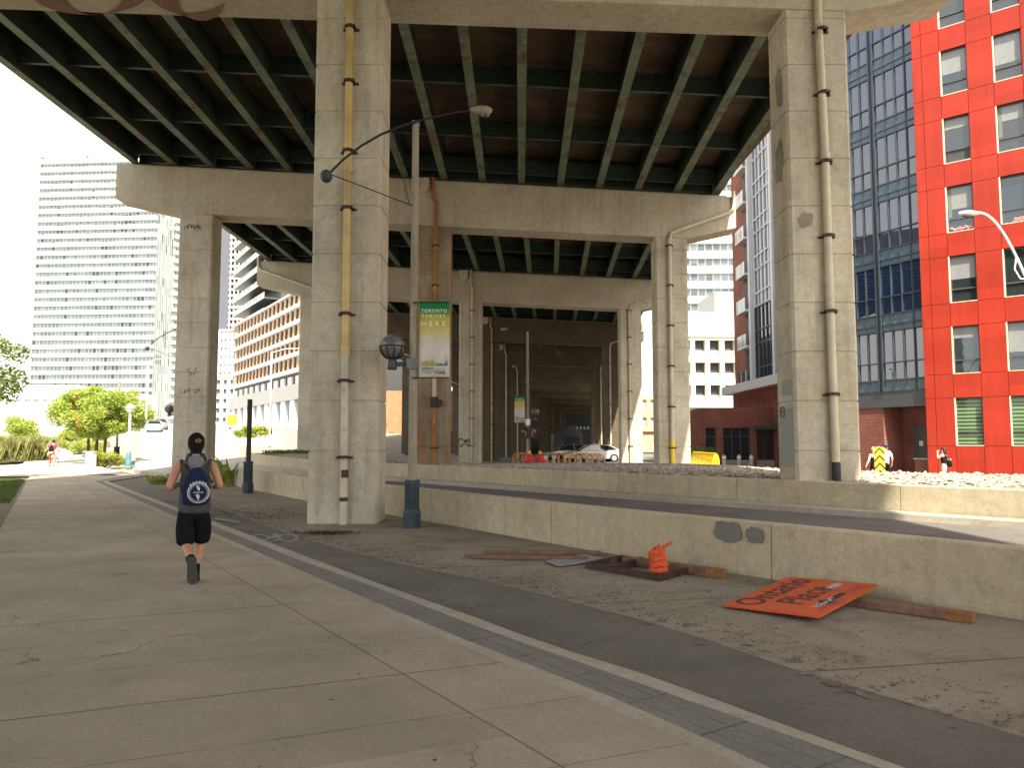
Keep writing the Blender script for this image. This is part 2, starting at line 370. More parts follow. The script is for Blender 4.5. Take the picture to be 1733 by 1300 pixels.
def red_panels():
    t = NT('red_panel'); tc = t.n('ShaderNodeTexCoord'); sp = t.n('ShaderNodeSeparateXYZ'); t.t.links.new(tc.outputs['Object'], sp.inputs[0])
    wn = t.n('ShaderNodeTexWhiteNoise', noise_dimensions='2D'); cb = t.n('ShaderNodeCombineXYZ')
    t.t.links.new(t.ma('FLOOR', t.ma('DIVIDE', t.ma('ADD', sp.outputs[0], .93), 1.075)), cb.inputs[0]); t.t.links.new(t.ma('FLOOR', t.ma('DIVIDE', sp.outputs[2], 1.1)), cb.inputs[1]); t.t.links.new(cb.outputs[0], wn.inputs['Vector'])
    k = t.scale((0.32, 0.028, 0.0135), t.mr(wn.outputs['Value'], 0, 1, .86, 1.1))
    k = t.scale(k, t.mr(t.noise(1.0, 5, .6, stretch=(4, 4, .25)), .3, .7, .9, 1.08))
    k = t.mix(t.ma('MULTIPLY', t.mr(t.noise(.5, 4), .45, .75), .25), k, (.36, .05, .022))
    t.bump(t.noise(.8, 2), .12, .05); return t.done(k, .42, 0, .25)
M['red'] = red_panels()
M['redback'] = paint('panel_gap', (0.10, 0.01, 0.008), 0.8, 0.1)
M['cream'] = paint('cream_frame', (0.62, 0.52, 0.38), 0.6, 0.06)
M['dframe'] = paint('dark_window_frame', (0.07, 0.075, 0.08), 0.4, 0.1)
M['bframe'] = paint('blue_grey_frame', (0.04, 0.055, 0.07), 0.4, 0.1)
M['lframe'] = paint('light_grey_frame', (0.55, 0.57, 0.58), 0.5, 0.05)
M['glass'] = glass_mat('window_glass', (0.02, 0.028, 0.03), 2.0, 0.02, 0.03)
M['bglass'] = glass_mat('blue_curtain_glass', (0.018, 0.035, 0.08), 2.3, 0.02, 0.03)
def bay_glass(name, c1, c2, bay, fr):
    t = NT(name); tc = t.n('ShaderNodeTexCoord'); sp = t.n('ShaderNodeSeparateXYZ'); t.t.links.new(tc.outputs['Object'], sp.inputs[0]); t.b.inputs['IOR'].default_value = 1.7
    x = t.ma('ADD', sp.outputs[0], sp.outputs[1]); wn = t.n('ShaderNodeTexWhiteNoise', noise_dimensions='2D'); cb = t.n('ShaderNodeCombineXYZ')
    t.t.links.new(t.ma('FLOOR', t.ma('DIVIDE', x, bay)), cb.inputs[0]); t.t.links.new(t.ma('FLOOR', t.ma('DIVIDE', sp.outputs[2], 2.9)), cb.inputs[1]); t.t.links.new(cb.outputs[0], wn.inputs['Vector'])
    k = t.mix(wn.outputs['Value'], c1, c2); k = t.mix(t.ma('GREATER_THAN', wn.outputs['Value'], .9), k, (.07, .09, .09))
    return t.done(t.mix(line_mask(t, x, bay, .16), k, fr), .15, 0, .5)
M['gglass'] = bay_glass('green_tower_glass', (0.17, 0.21, 0.205), (0.32, 0.37, 0.36), 1.3, (.5, .53, .52))
M['wglass'] = bay_glass('dull_balcony_glass', (0.10, 0.13, 0.14), (0.28, 0.32, 0.32), 1.5, (.5, .5, .48))
M['cglass'] = glass_mat('car_glass', (0.012, 0.014, 0.015), 1.6, 0.03, 0)
M['panel'] = paint('spandrel', (0.085, 0.13, 0.165), 0.3, 0.1)
M['blind'] = paint('curtain_cloth', (0.13, 0.15, 0.12), 0.7, 0.1)
M['brick'] = brick_mat('red_brick', (0.24, 0.055, 0.035))
M['obrick'] = paint('orange_brick', (0.52, 0.345, 0.215), 0.85, 0.15, sc_=2)
M['orender'] = paint('orange_render', (0.34, 0.165, 0.085), .85, .18, sc_=1.5)
M['bwhite'] = paint('pale_slab', (0.62, 0.655, 0.655), 0.7, 0.06, sc_=0.3)
M['bcream'] = paint('cream_cladding', (0.72, 0.66, 0.50), 0.7, 0.06, sc_=0.3)
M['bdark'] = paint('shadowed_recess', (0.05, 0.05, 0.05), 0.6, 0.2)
M['bgrey'] = concrete('raw_concrete_frame', (0.5, 0.47, 0.43), streak=0.1, pits=False)
M['bark'] = paint('bark', (0.09, 0.065, 0.045), 0.9, 0.3, sc_=12, bump=0.5)
M['leaf'] = leaf_mat('tree_leaf', (0.25, 0.36, 0.05), (0.40, 0.47, 0.10), (0.50, 0.34, 0.09))
M['leafd'] = leaf_mat('dark_leaf', (0.10, 0.17, 0.03), (0.20, 0.28, 0.055))
M['leafy'] = leaf_mat('shrub_leaf', (0.27, 0.34, 0.05), (0.38, 0.41, 0.08))
M['grass'] = leaf_mat('tall_grass', (0.22, 0.26, 0.07), (0.34, 0.33, 0.13))
M['lawn'] = leaf_mat('lawn_grass', (0.07, 0.13, 0.025), (0.12, 0.17, 0.04))
M['stone'] = paint('gravel_stone', (0.31, 0.265, 0.215), 0.9, 0.5, sc_=9)
M['litter'] = paint('leaf_litter', (0.055, 0.04, 0.028), 0.9, 0.4, sc_=10)
M['skin'] = paint('skin', (0.50, 0.24, 0.15), 0.55, 0.06)
M['skinp'] = paint('pale_skin', (0.62, 0.38, 0.27), 0.55, 0.05)
M['heather'] = paint('heather_grey_cloth', (0.062, 0.061, 0.066), 0.95, 0.35, sc_=30, bump=0.2)
M['hood'] = paint('hood_lining', (0.17, 0.17, 0.18), 0.95, 0.15, sc_=20)
M['cblack'] = paint('black_cloth', (0.008, 0.008, 0.009), 0.95, 0.3, spec=0.15)
M['cnavy'] = paint('navy_cloth', (0.012, 0.017, 0.05), 0.85, 0.2, spec=0.2)
M['cwhite'] = paint('white_cloth', (0.75, 0.74, 0.72), 0.9, 0.05)
M['clight'] = paint('pale_blue_shorts', (0.55, 0.62, 0.70), 0.9, 0.05)
M['cmag'] = paint('magenta_jersey', (0.45, 0.03, 0.17), 0.8, 0.1)
M['ckhaki'] = paint('khaki_cloth', (0.40, 0.29, 0.16), 0.9, 0.1)
M['cblue'] = paint('blue_cap', (0.03, 0.05, 0.35), 0.8, 0.1)
M['hair'] = paint('dark_hair', (0.02, 0.013, 0.009), 0.6, 0.2)
M['blond'] = paint('blond_hair', (0.62, 0.47, 0.26), 0.6, 0.1)
M['gold'] = paint('gold_stitch', (0.34, 0.19, 0.05), 0.6, 0.1)
M['print'] = paint('white_print', (0.55, 0.56, 0.58), 0.8, 0.1)
M['yellow'] = paint('yellow_paint', (0.80, 0.55, 0.02), 0.45, 0.06)
M['orack'] = paint('orange_shade_rack_paint', (0.62, 0.27, 0.03), 0.5, 0.1)  # same paint as the yellow rack, with shade put into the colour
M['redp'] = paint('red_plastic', (0.55, 0.03, 0.02), 0.5, 0.1)
M['carw'] = paint('white_car_paint', (0.72, 0.72, 0.70), 0.2, 0.02, spec=0.6)
M['cars'] = paint('silver_car_paint', (0.30, 0.31, 0.33), 0.25, 0.03, metal=0.5)
M['card'] = paint('dark_car_paint', (0.03, 0.033, 0.04), 0.2, 0.05, spec=0.6)
M['tyre'] = paint('tyre_rubber', (0.015, 0.015, 0.015), 0.9, 0.1)
M['film'] = paint('dirt_film', (0.18, 0.15, 0.11), .95, .35, sc_=7, spec=.1); M['stain'] = paint('pavement_stain', (0.20, 0.175, 0.14), .9, .25, sc_=7, spec=.1); M['gum'] = paint('trodden_gum', (0.085, 0.078, 0.07), .9, .2, spec=.1)
M['patch'] = paint('grey_cover_paint', (0.17, 0.165, 0.135), 0.8, 0.08)
M['tealpatch'] = paint('grey_green_cover_paint', (0.29, 0.30, 0.26), 0.8, 0.06)
M['spall'] = concrete('broken_concrete', (0.27, 0.235, 0.18), streak=0, mottle=0.4, pits=True)
M['brown'] = paint('faded_brown_lettering', (0.21, 0.115, 0.075), 0.85, 0.15)
M['mark'] = paint('worn_lane_paint', (0.25, 0.235, 0.205), 0.85, 0.15, sc_=14, dirt=(0.15, 0.14, 0.12))
M['purple'] = paint('purple_scrawl', (0.30, 0.09, 0.16), 0.7, 0.1)
M['globe'] = glass_mat('lamp_globe', (0.13, 0.125, 0.12), 1.5, 0.1, 0)
M['flow'] = paint('window_flowers', (0.5, 0.2, 0.2), 0.8, 0.5, sc_=25)
# ---------------------------------------------------------------- camera, sun, sky
cam = bpy.data.cameras.new('camera'); camo = bpy.data.objects.new('camera', cam); col.objects.link(camo)
cam.sensor_width = 36; cam.lens = 36 * F / 1733.0; cam.clip_end = 6000; cam.clip_start = 0.05
camo.location = (0, 0, EYE); camo.rotation_euler = (PI / 2 + PIT, 0, 0); sc.camera = camo
SUN = Vector((0.24, -0.80, 1.0)).normalized()          # towards the sun
w = bpy.data.worlds.new('World'); sc.world = w; w.use_nodes = True
wt = w.node_tree; bg = wt.nodes['Background']
sky = wt.nodes.new('ShaderNodeTexSky'); sky.sky_type = 'NISHITA'; sky.sun_disc = False
sky.sun_elevation = math.asin(SUN.z); sky.sun_rotation = math.atan2(SUN.x, SUN.y)
sky.air_density = 1.0; sky.dust_density = 3.0; sky.ozone_density = 1.0
tcw = wt.nodes.new('ShaderNodeTexCoord'); nzw = wt.nodes.new('ShaderNodeTexNoise'); wt.links.new(tcw.outputs['Generated'], nzw.inputs['Vector'])
nzw.inputs['Scale'].default_value = 2.2; nzw.inputs['Detail'].default_value = 6; nzw.inputs['Roughness'].default_value = .6
mrw = wt.nodes.new('ShaderNodeMapRange'); wt.links.new(nzw.outputs['Fac'], mrw.inputs[0])
for i_, v_ in enumerate((.38, .62, .35, 1.0)): mrw.inputs[i_+1].default_value = v_
mxw = wt.nodes.new('ShaderNodeMix'); mxw.data_type = 'RGBA'; spw = wt.nodes.new('ShaderNodeSeparateXYZ'); wt.links.new(tcw.outputs['Generated'], spw.inputs[0])
adw = wt.nodes.new('ShaderNodeMath'); adw.operation = 'MULTIPLY_ADD'; adw.use_clamp = True; wt.links.new(spw.outputs[1], adw.inputs[0]); adw.inputs[1].default_value = .45; wt.links.new(mrw.outputs[0], adw.inputs[2])
wt.links.new(adw.outputs[0], mxw.inputs[0]); wt.links.new(sky.outputs[0], mxw.inputs[6])
mxw.inputs[7].default_value = (4.6, 4.25, 3.7, 1)            # bright thin cloud over the blue
wt.links.new(mxw.outputs[2], bg.inputs['Color']); bg.inputs['Strength'].default_value = 0.15
sl = bpy.data.lights.new('sun', 'SUN'); sl.energy = 4.6; sl.angle = math.radians(0.6); sl.color = (1.0, 0.91, 0.76)
so = bpy.data.objects.new('sun', sl); col.objects.link(so); so.rotation_euler = SUN.to_track_quat('Z', 'Y').to_euler(); so.location = (30, -60, 80)
sc.view_settings.view_transform = 'Standard'; sc.view_settings.look = 'None'; sc.view_settings.exposure = 1.55; sc.view_settings.gamma = 1
sc.cycles.max_bounces = 8; sc.cycles.diffuse_bounces = 4; sc.cycles.glossy_bounces = 3; sc.cycles.use_denoising = True
# ---------------------------------------------------------------- ground sheets
def grid_axis(a):
    out = []; x = 0.0
    while x < a: out.append(x); x += 3.0 if x < 60 else (8.0 if x < 200 else 120.0)
    out.append(a); return sorted(set([-k for k in out] + out))
gx = grid_axis(2600.0); gy = [y for y in grid_axis(2600.0) if y > -200] 
def Hs(X, Y): return H(X, Y) - 0.16
m = MB(); m.v = [(x, y, Hs(x, y)) for y in gy for x in gx]; nx = len(gx)
m.f = [(j*nx+i, j*nx+i+1, (j+1)*nx+i+1, (j+1)*nx+i) for j in range(len(gy)-1) for i in range(nx-1)]
tag(m.build('ground', M['ground'], sm=True), kind='structure')
def resample(pts, n):
    pts = [Vector(p) for p in pts]; L = [0.0]
    for a, b in zip(pts, pts[1:]): L.append(L[-1] + (b - a).length)
    out = []
    for k in range(n):
        d = L[-1] * k / (n - 1); i = 0
        while i < len(pts) - 2 and L[i+1] < d: i += 1
        f = (d - L[i]) / max(1e-9, L[i+1] - L[i]); out.append(pts[i].lerp(pts[i+1], f))
    return out
def ribbon(name, mat, left, right, n=60, zf=None, across=1, z=None, skirt=0.0, kind='structure'):
    A = resample(left, n); B = resample(right, n); m = MB()
    for a, b in zip(A, B):
        for k in range(across + 1):
            p = a.lerp(b, k / across)
            if z is not None: p.z = z
            if zf: p.z = zf(p.x, p.y)
            m.v.append(tuple(p))
    q = across + 1
    m.f = [(i*q+k, i*q+k+1, (i+1)*q+k+1, (i+1)*q+k) for i in range(n-1) for k in range(across)]
    if skirt:
        for side in (0, across):
            b0 = len(m.v)
            for i in range(n):
                p = m.v[i*q+side]; m.v.append((p[0], p[1], p[2]-skirt))
            m.f += [(i*q+side, (i+1)*q+side, b0+i+1, b0+i) for i in range(n-1)]
    return tag(m.build(name, mat), kind=kind)
def back(pts, d):                              # extend the start of a polyline backwards
    a, b = pts[0], pts[1]; return [a + (a - b).normalized() * d] + pts
def line(px, z): return [gp(x, y, z) for x, y in px]
LA = back(line([(1261,1300),(1100,1227),(933,1158),(722,1066),(500,971)], 0), 12)
LB = back(line([(1303,1300),(1100,1207),(974,1155),(801,1089),(500,962)], 0), 12)
LC = back(line([(1493,1300),(1133,1174),(801,1058),(649,999),(500,945)], 0), 12)
LD = back(line([(1531,1300),(1323,1226),(1100,1144),(929,1092),(801,1044),(638,987),(500,935)], 0), 12)
LE = back(line([(1733,1248),(1531,1188),(1354,1137),(1133,1061),(846,988),(656,950),(500,908)], -0.05), 12)
dirw = Vector((-0.55, 0.835, 0))
def far(pts, tail): return pts + [Vector(p) for p in tail]
# the strips run on along the walk, then swing right at the end of the lane
LA = far(LA, [LA[-1] + dirw * 16, LA[-1] + dirw * 27, (-19.6, 38.0, 0)])
LB = far(LB, [LB[-1] + dirw * 16, LB[-1] + dirw * 26.5, (-19.0, 38.2, 0)])
LC = far(LC, [LC[-1] + dirw * 16, LC[-1] + dirw * 25.5, (-18.3, 38.4, 0)])
LD = far(LD, [LD[-1] + dirw * 16, LD[-1] + dirw * 25.0, (-18.1, 38.5, 0)])
LE = far(LE, [(-6.3, 17.8, -.05), (-10.6, 25.2, -.05), (-14.2, 33.0, -.05), (-15.0, 38.0, -.05)])
WL = [Vector(p) for p in ((4, -9, 0), (-4, -2, 0), (-6.4, 6, 0), (-8.6, 12.9, 0), (-15.2, 23.9, 0), (-22.5, 36, 0), (-25.5, 41.5, 0))]
ribbon('sidewalk', M['walk'], WL, LA, 60, z=0.0, skirt=0.15, across=2)
ribbon('sidewalk_edge_strip', M['kerb'], LA, LB, 60, z=0.0, skirt=0.1)
ribbon('sidewalk_paver_strip', M['paver'], LB, LC, 60, z=-0.004, skirt=0.1)
ribbon('kerb', M['kerb'], LC, LD, 80, z=0.0, skirt=0.15)
ribbon('bike_lane', M['asph'], LD, LE, 80, z=-0.054, skirt=0.05)
W1 = [Vector(p) for p in ((9.6, .8, 0), (4.81, 7.36, 0), (4.2, 8.19, 0), (1.17, 12.12, 0), (-1.84, 16.54, 0), (-5.93, 22.2, 0), (-10.8, 30, 0))]
ribbon('gutter_pavement', M['pad'], LE, far([p + Vector((.1, .08, 0)) for p in back(W1, 8)], [(-13, 34, 0), (-14.5, 39, 0)]), 60, z=-0.05, skirt=0.05, across=2)
W2 = [Vector(p) for p in ((15.5, 4.9, 0), (8.47, 12.8, 0), (6.15, 15.5, 0), (2.09, 20.5, 0), (-3.12, 26.9, 0), (-9.2, 35, 0), (-13.6, 42.0, 0), (-15.6, 46.0, 0))]
def road_z(X, Y):
    z = 0.23 * smooth(40, 27, Y)
    return z * 1.0 + max(0.0, H(X, Y) + .0) * smooth(36, 48, Y)
RL = [p + Vector((.15, .12, 0)) for p in back(W1, 8)] + [Vector(p) for p in ((-13.5, 34, 0), (-17, 39, 0), (-22, 45, 0), (-35, 72, 0), (-48, 99, 0), (-76, 160, 0), (-130, 280, 0))]
RR = [p for p in back(W2, 6)] + [Vector(p) for p in ((-19, 55, 0), (-25, 70, 0), (-36, 99, 0), (-60, 160, 0), (-112, 280, 0))]
def ribbon_road():
    n = 150; A = resample(RL, n); B = resample(RR, n); m = MB(); q = 7
    for a, b in zip(A, B):
        zc = road_z((a.x+b.x)/2, (a.y+b.y)/2) if (a.y+b.y)/2 < 60 else max(H(a.x, a.y), H(b.x, b.y)) + .0
        m.v.append((a.x, a.y, zc - .5))
        for k in range(q-2):
            p = a.lerp(b, k/(q-3)); m.v.append((p.x, p.y, zc))
        m.v.append((b.x, b.y, zc - .5))
    m.f = [(i*q+k, i*q+k+1, (i+1)*q+k+1, (i+1)*q+k) for i in range(n-1) for k in range(q-1)]
    return m
rm = ribbon_road()
def road_piece(y0, y1):
    mb = MB(); mb.v = list(rm.v)
    mb.f = [f for f in rm.f if y0 <= min(rm.v[i][1] for i in f[:1]) < y1]; return mb
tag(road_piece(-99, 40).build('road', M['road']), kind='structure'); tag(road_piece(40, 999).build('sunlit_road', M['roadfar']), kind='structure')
# sunlit path that climbs away on the left, forecourt around it
def Hp(o): return lambda X, Y: max(H(X, Y), -.02) + o
PLf = [gh(-60, 806), gh(20, 800), gh(50, 775), gh(66, 742), gh(76, 722)]; PRt = [gh(330, 797), gh(190, 795), gh(135, 772), gh(112, 742), gh(100, 722)]
ribbon('path', M['path'], [Vector((-29, 40.5, 0))] + PLf[1:], [Vector((-19.2, 39.2, 0)), Vector((-24.5, 46, 0))] + PRt[2:], 60, zf=Hp(.03), across=4)
ribbon('forecourt', M['path'], [Vector((-60, 36, 0)), Vector((-60, 48, 0)), Vector((-60, 52, 0))], [Vector((-22.5, 37, 0)), Vector((-26, 43.5, 0)), Vector((-28.2, 48, 0))], 12, zf=Hp(.015), across=6)
ribbon('lawn_soil', M['dirt'], [Vector((-2, -8, 0)), Vector((-30, 8, 0)), Vector((-40, 36.5, 0))], [WL[1], WL[3], WL[5]], 30, zf=lambda x, y: -0.035, across=3)
ribbon('plaza', M['plaza'], [Vector((60, -4, 0)), Vector((60, 60, 0)), Vector((60, 240, 0))], [Vector((13.5, 12, 0)), Vector((-4, 62, 0)), Vector((-6, 240, 0))], 40, z=PLAZA + .004, across=3)
ribbon('parking_apron', M['plaza'], [Vector((-3.5, 57, 0)), Vector((-2.5, 82, 0))], [Vector((13, 57, 0)), Vector((13.5, 82, 0))], 8, z=.06, skirt=.4)
# ---------------------------------------------------------------- barrier walls
def wall_sweep(pts, th, z0, z1, seglen, top_cap=None, gap=0.012, n=90, lean=0.02):
    P = resample(pts, n); mb = MB(); acc = 0.0; cur = [P[0]]; segs = []
    for a, b in zip(P, P[1:]):
        cur.append(b); acc += (b - a).length
        if acc >= seglen: segs.append(cur); cur = [b]; acc = 0.0
    if len(cur) > 1: segs.append(cur)
    for s_ in segs:
        rings = []
        for i, p in enumerate(s_):
            d = (s_[min(i+1, len(s_)-1)] - s_[max(i-1, 0)]).normalized(); nrm = Vector((-d.y, d.x, 0))   # away from the viewer for points running left
            if nrm.y < 0: nrm = -nrm
            q = p.copy()
            if i == 0: q += d * gap / 2
            if i == len(s_)-1: q -= d * gap / 2
            a_ = z0(q) if callable(z0) else z0; b_ = z1(q) if callable(z1) else z1
            rings.append([q + Vector((0, 0, a_)), q + nrm*th + Vector((0, 0, a_)), q + nrm*(th-.015) + Vector((0, 0, b_-.02)), q + nrm*(th-.03) + Vector((0, 0, b_)),
                          q + nrm*(lean+.02) + Vector((0, 0, b_)), q + nrm*lean + Vector((0, 0, b_-.02))])
        mb.loft(rings)
    return mb
root = thing('barrier_wall', 'low weathered concrete wall behind the fallen orange sign, with grey cover-paint patches', 'wall')
wall_sweep(back(W1, 6), 0.26, -0.35, 0.62, 3.9).build('wall', M['wall'], root)
def blob_patch(c, ux, uy, rx, ry, seed, nrm, th=0.004, jag=0.16, n=64):
    r = random.Random(seed); pts = []; ph = [r.random()*6.3 for _ in range(4)]
    for k in range(n):
        t = 2*PI*k/n; f = 1 + jag*.55*(math.sin(2*t+ph[0]) + .6*math.sin(5*t+ph[1]) + .4*math.sin(9*t+ph[2])) + .03*(r.random()*2-1)
        pts.append(Vector(c) + Vector(ux)*(math.copysign(abs(math.cos(t))**.7, math.cos(t))*rx*f) + Vector(uy)*(math.copysign(abs(math.sin(t))**.7, math.sin(t))*ry*f) + Vector(nrm)*.002)
    return MB().extr(pts, Vector(nrm)*th)
wd = (W1[3] - W1[2]).normalized(); wn = Vector((wd.y, -wd.x, 0)); wn = -wn if wn.y > 0 else wn
for (px, py, rx, ry, sd) in ((1231, 900, .19, .14, 3), (1277, 906, .115, .105, 4)):
    # point on the wall face under that pixel
    a, b, c = ray(px, py); A = W1[3]; k = (A.x*wn.x + A.y*wn.y) / (a*wn.x + b*wn.y); P = Vector((a*k, b*k, EYE + c*k))
    blob_patch(P + wn*.001, wd, Vector((0, 0, 1)), rx, ry, sd, wn, .006).build('paint_patch', M['patch'], root)
root = thing('median_wall', 'long concrete retaining wall holding the gravel bed, across the road', 'wall')
mz = lambda p: 0.84 + 0.12 * smooth(34, 47, p.y)
wall_sweep(back(W2, 5) + [Vector((-15.9, 47.5, 0)), Vector((-15.0, 49.0, 0)), Vector((-12.5, 49.6, 0))], 0.3, -0.3, mz, 3.4).build('wall', M['wall'], root)
w2o = [p + Vector((-.36, -.3, 0)) for p in back(W2, 5)]
wall_sweep(w2o, 0.45, -0.3, 0.36, 3.4, lean=.05).build('footing_ledge', M['kerb'], root)
# gravel bed
BED = [Vector(p) for p in ((20, 9.5, 0), (12.4, 18.6, 0), (9.1, 21.4, 0), (7.0, 24.6, 0), (0.3, 31.4, 0), (-4.6, 36.8, 0), (-9.0, 43, 0), (-11.5, 49.4, 0))]
root = thing('bed_kerb', 'concrete kerb along the rear of the gravel bed beside the plaza', 'kerb')
wall_sweep(BED[1:], 0.3, -0.5, lambda p: 0.80 + .11*smooth(22, 26, p.y) - .18*smooth(26, 34, p.y) + .15*smooth(38, 46, p.y), 4.2).build('kerb_body', M['kerb'], root)
def bed_z(p): return 0.80 - .16*smooth(24, 33, p.y) + .14*smooth(34, 46, p.y)
A_ = resample([p + Vector((.22, .2, 0)) for p in back(W2, 4)], 50); B_ = resample(BED, 50)
m = MB(); q = 9
for a, b in zip(A_, B_):
    for k in range(q):
        p = a.lerp(b, k/(q-1)); m.v.append((p.x, p.y, bed_z(p) + R.uniform(-.03, .05)*(0 < k < q-1)))
m.f = [(i*q+k, i*q+k+1, (i+1)*q+k+1, (i+1)*q+k) for i in range(49) for k in range(q-1)]
tag(m.build('gravel_bed', M['dirt']), kind='structure')
def stones(n, rng, szf, place):
    mb = MB(); fs = [(0,2,4),(2,1,4),(1,3,4),(3,0,4),(2,0,5),(1,2,5),(3,1,5),(0,3,5)]
    for _ in range(n):
        p = place(rng); s_ = szf(rng); a = rng.random()*PI; ca, sa = math.cos(a), math.sin(a)
        d = [(-1,0,0),(1,0,0),(0,-1,0),(0,1,0),(0,0,.75),(0,0,-.6)]
        vs = []
        for x, y, z in d:
            j = s_ * rng.uniform(.65, 1.3); vs.append((p[0] + (x*ca - y*sa)*j*1.25, p[1] + (x*sa + y*ca)*j, p[2] + z*j*.8))
        mb.add(vs, fs)
    return mb
def bedpt(r):
    i = r.random(); f = i * 48.999; k = int(f); f -= k
    a = A_[k].lerp(A_[k+1], f); b = B_[k].lerp(B_[k+1], f); p = a.lerp(b, r.uniform(.03, .97)); p.z = bed_z(p) + r.uniform(.0, .05); return p
tag(stones(15000, random.Random(3), lambda r: r.uniform(.035, .075) if r.random() < .93 else r.uniform(.08, .13), bedpt).build('gravel', M['stone'], fix=False), kind='stuff')
# leaf litter and dirt on the gutter pavement
LEs = resample(LE, 200)
def litpt(r):
    k = int(min(199, abs(r.gauss(95, 50)))); p = LEs[k]; off = abs(r.gauss(0, .35)) + .05
    if r.random() < .3: off = r.uniform(.1, 2.2)
    return Vector((p.x + off*.83 + r.gauss(0, .1), p.y + off*.56, -.045))
def flakes(n, rng, place, s0, s1):
    mb = MB()
    for _ in range(n):
        p = place(rng); s_ = rng.uniform(s0, s1); a = rng.random()*6.3; ca, sa = math.cos(a)*s_, math.sin(a)*s_; z = p.z + rng.uniform(0, .006)
        mb.add([(p.x-ca, p.y-sa, z), (p.x+sa*.4, p.y-ca*.4, z+s_*.35), (p.x+ca, p.y+sa, z), (p.x-sa*.4, p.y+ca*.4, z+s_*.3)], [(0,1,2,3)])
    return mb
tag(flakes(7000, random.Random(5), litpt, .004, .018).build('leaf_litter', M['litter'], fix=False), kind='stuff')
def pilept(r):
    if r.random() < .5: c = gp(553, 903, -.045); return Vector((c.x + r.gauss(0, .3), c.y + r.gauss(0, .16), -.045 + abs(r.gauss(0, .012))))
    c = gp(430, 870, -.045); return Vector((c.x + r.gauss(0, 1.0), c.y + r.gauss(0, .7), -.045))
tag(flakes(1800, random.Random(6), pilept, .01, .03).build('dirt_crumbs', M['litter'], fix=False), kind='stuff')
def blobs(n, rng, place, r0, r1, zj):
    mb = MB()
    for _ in range(n):
        p = place(rng); r = r0 * (r1/r0)**rng.random(); ph = [rng.random()*6.3 for _ in range(3)]; el = rng.uniform(.45, 1); a0 = rng.random()*6.3; z = p.z + rng.random()*zj; vs = []
        for k in range(14):
            a = 2*PI*k/14; f = r*(1 + .25*math.sin(2*a+ph[0]) + .2*math.sin(3*a+ph[1]) + .12*math.sin(5*a+ph[2])); x, y = f*math.cos(a), f*math.sin(a)*el
            vs.append((p.x + x*math.cos(a0) - y*math.sin(a0), p.y + x*math.sin(a0) + y*math.cos(a0), z))
        mb.add(vs, [tuple(range(14))])
    return mb
def edgept(r):
    p = LEs[int(r.random()*199)]; off = r.gauss(.10, .16); return Vector((p.x + off*.83, p.y + off*.56, -.0492))
def padpt(r):
    k = min(199, int(abs(r.gauss(80, 55)))); p = LEs[k]; off = abs(r.gauss(0, .8)); return Vector((p.x + off*.83 + r.gauss(0, .2), p.y + off*.56 + r.gauss(0, .2), -.0492))
tag(blobs(900, random.Random(15), edgept, .008, .07, .0012).build('dirt_film', M['film'], fix=False), kind='stuff')
tag(blobs(220, random.Random(16), padpt, .008, .06, .0012).build('dirt_patches', M['film'], fix=False), kind='stuff')
def walkpt(r):
    y = 2.5 + 26*r.random()**1.6; x0 = 2.40/.835 - y*.6587 - .0; x = x0 + r.uniform(-5.5, .75); return Vector((x, y, .0006))
tag(blobs(260, random.Random(18), walkpt, .005, .016, .0012).build('gum_spots', M['gum'], fix=False), kind='stuff')
# lane stencil: worn bicycle and the white box corner
m = MB(); zz = -.0495
def flat(pts, z=zz): m.quad(*[Vector((p.x, p.y, z)) for p in pts])
qn = [0]
def px_flat(pts):
    qn[0] += 1; flat([gp(x, y, zz) for x, y in pts], zz + .0002*qn[0])
def ring_px(cx, cy, rx, ry, w_, n=20, a0=0, a1=2*PI):
    for k in range(n):
        t0 = a0 + (a1-a0)*k/n; t1 = a0 + (a1-a0)*(k+1)/n
        px_flat([(cx+rx*math.cos(t0), cy+ry*math.sin(t0)), (cx+rx*math.cos(t1), cy+ry*math.sin(t1)), (cx+(rx-w_)*math.cos(t1), cy+(ry-w_*.32)*math.sin(t1)), (cx+(rx-w_)*math.cos(t0), cy+(ry-w_*.32)*math.sin(t0))])
ring_px(486, 911, 20, 7, 7); ring_px(441, 911, 17, 5.5, 6)
px_flat([(455,912),(470,905),(475,906),(461,914)]); px_flat([(452,917),(480,913),(482,915),(456,919)]); px_flat([(460,905),(468,904),(478,913),(470,914)])
tag(m.build('lane_marking', M['mark']), 'worn white bicycle stencil painted on the asphalt lane', 'lane marking')
m = MB(); px_flat([(358,881),(366,877),(408,884),(398,889),(401,886),(370,881)])
tag(m.build('lane_marking', M['mark']), 'worn white corner of a painted box further along the lane than the bicycle stencil', 'lane marking')
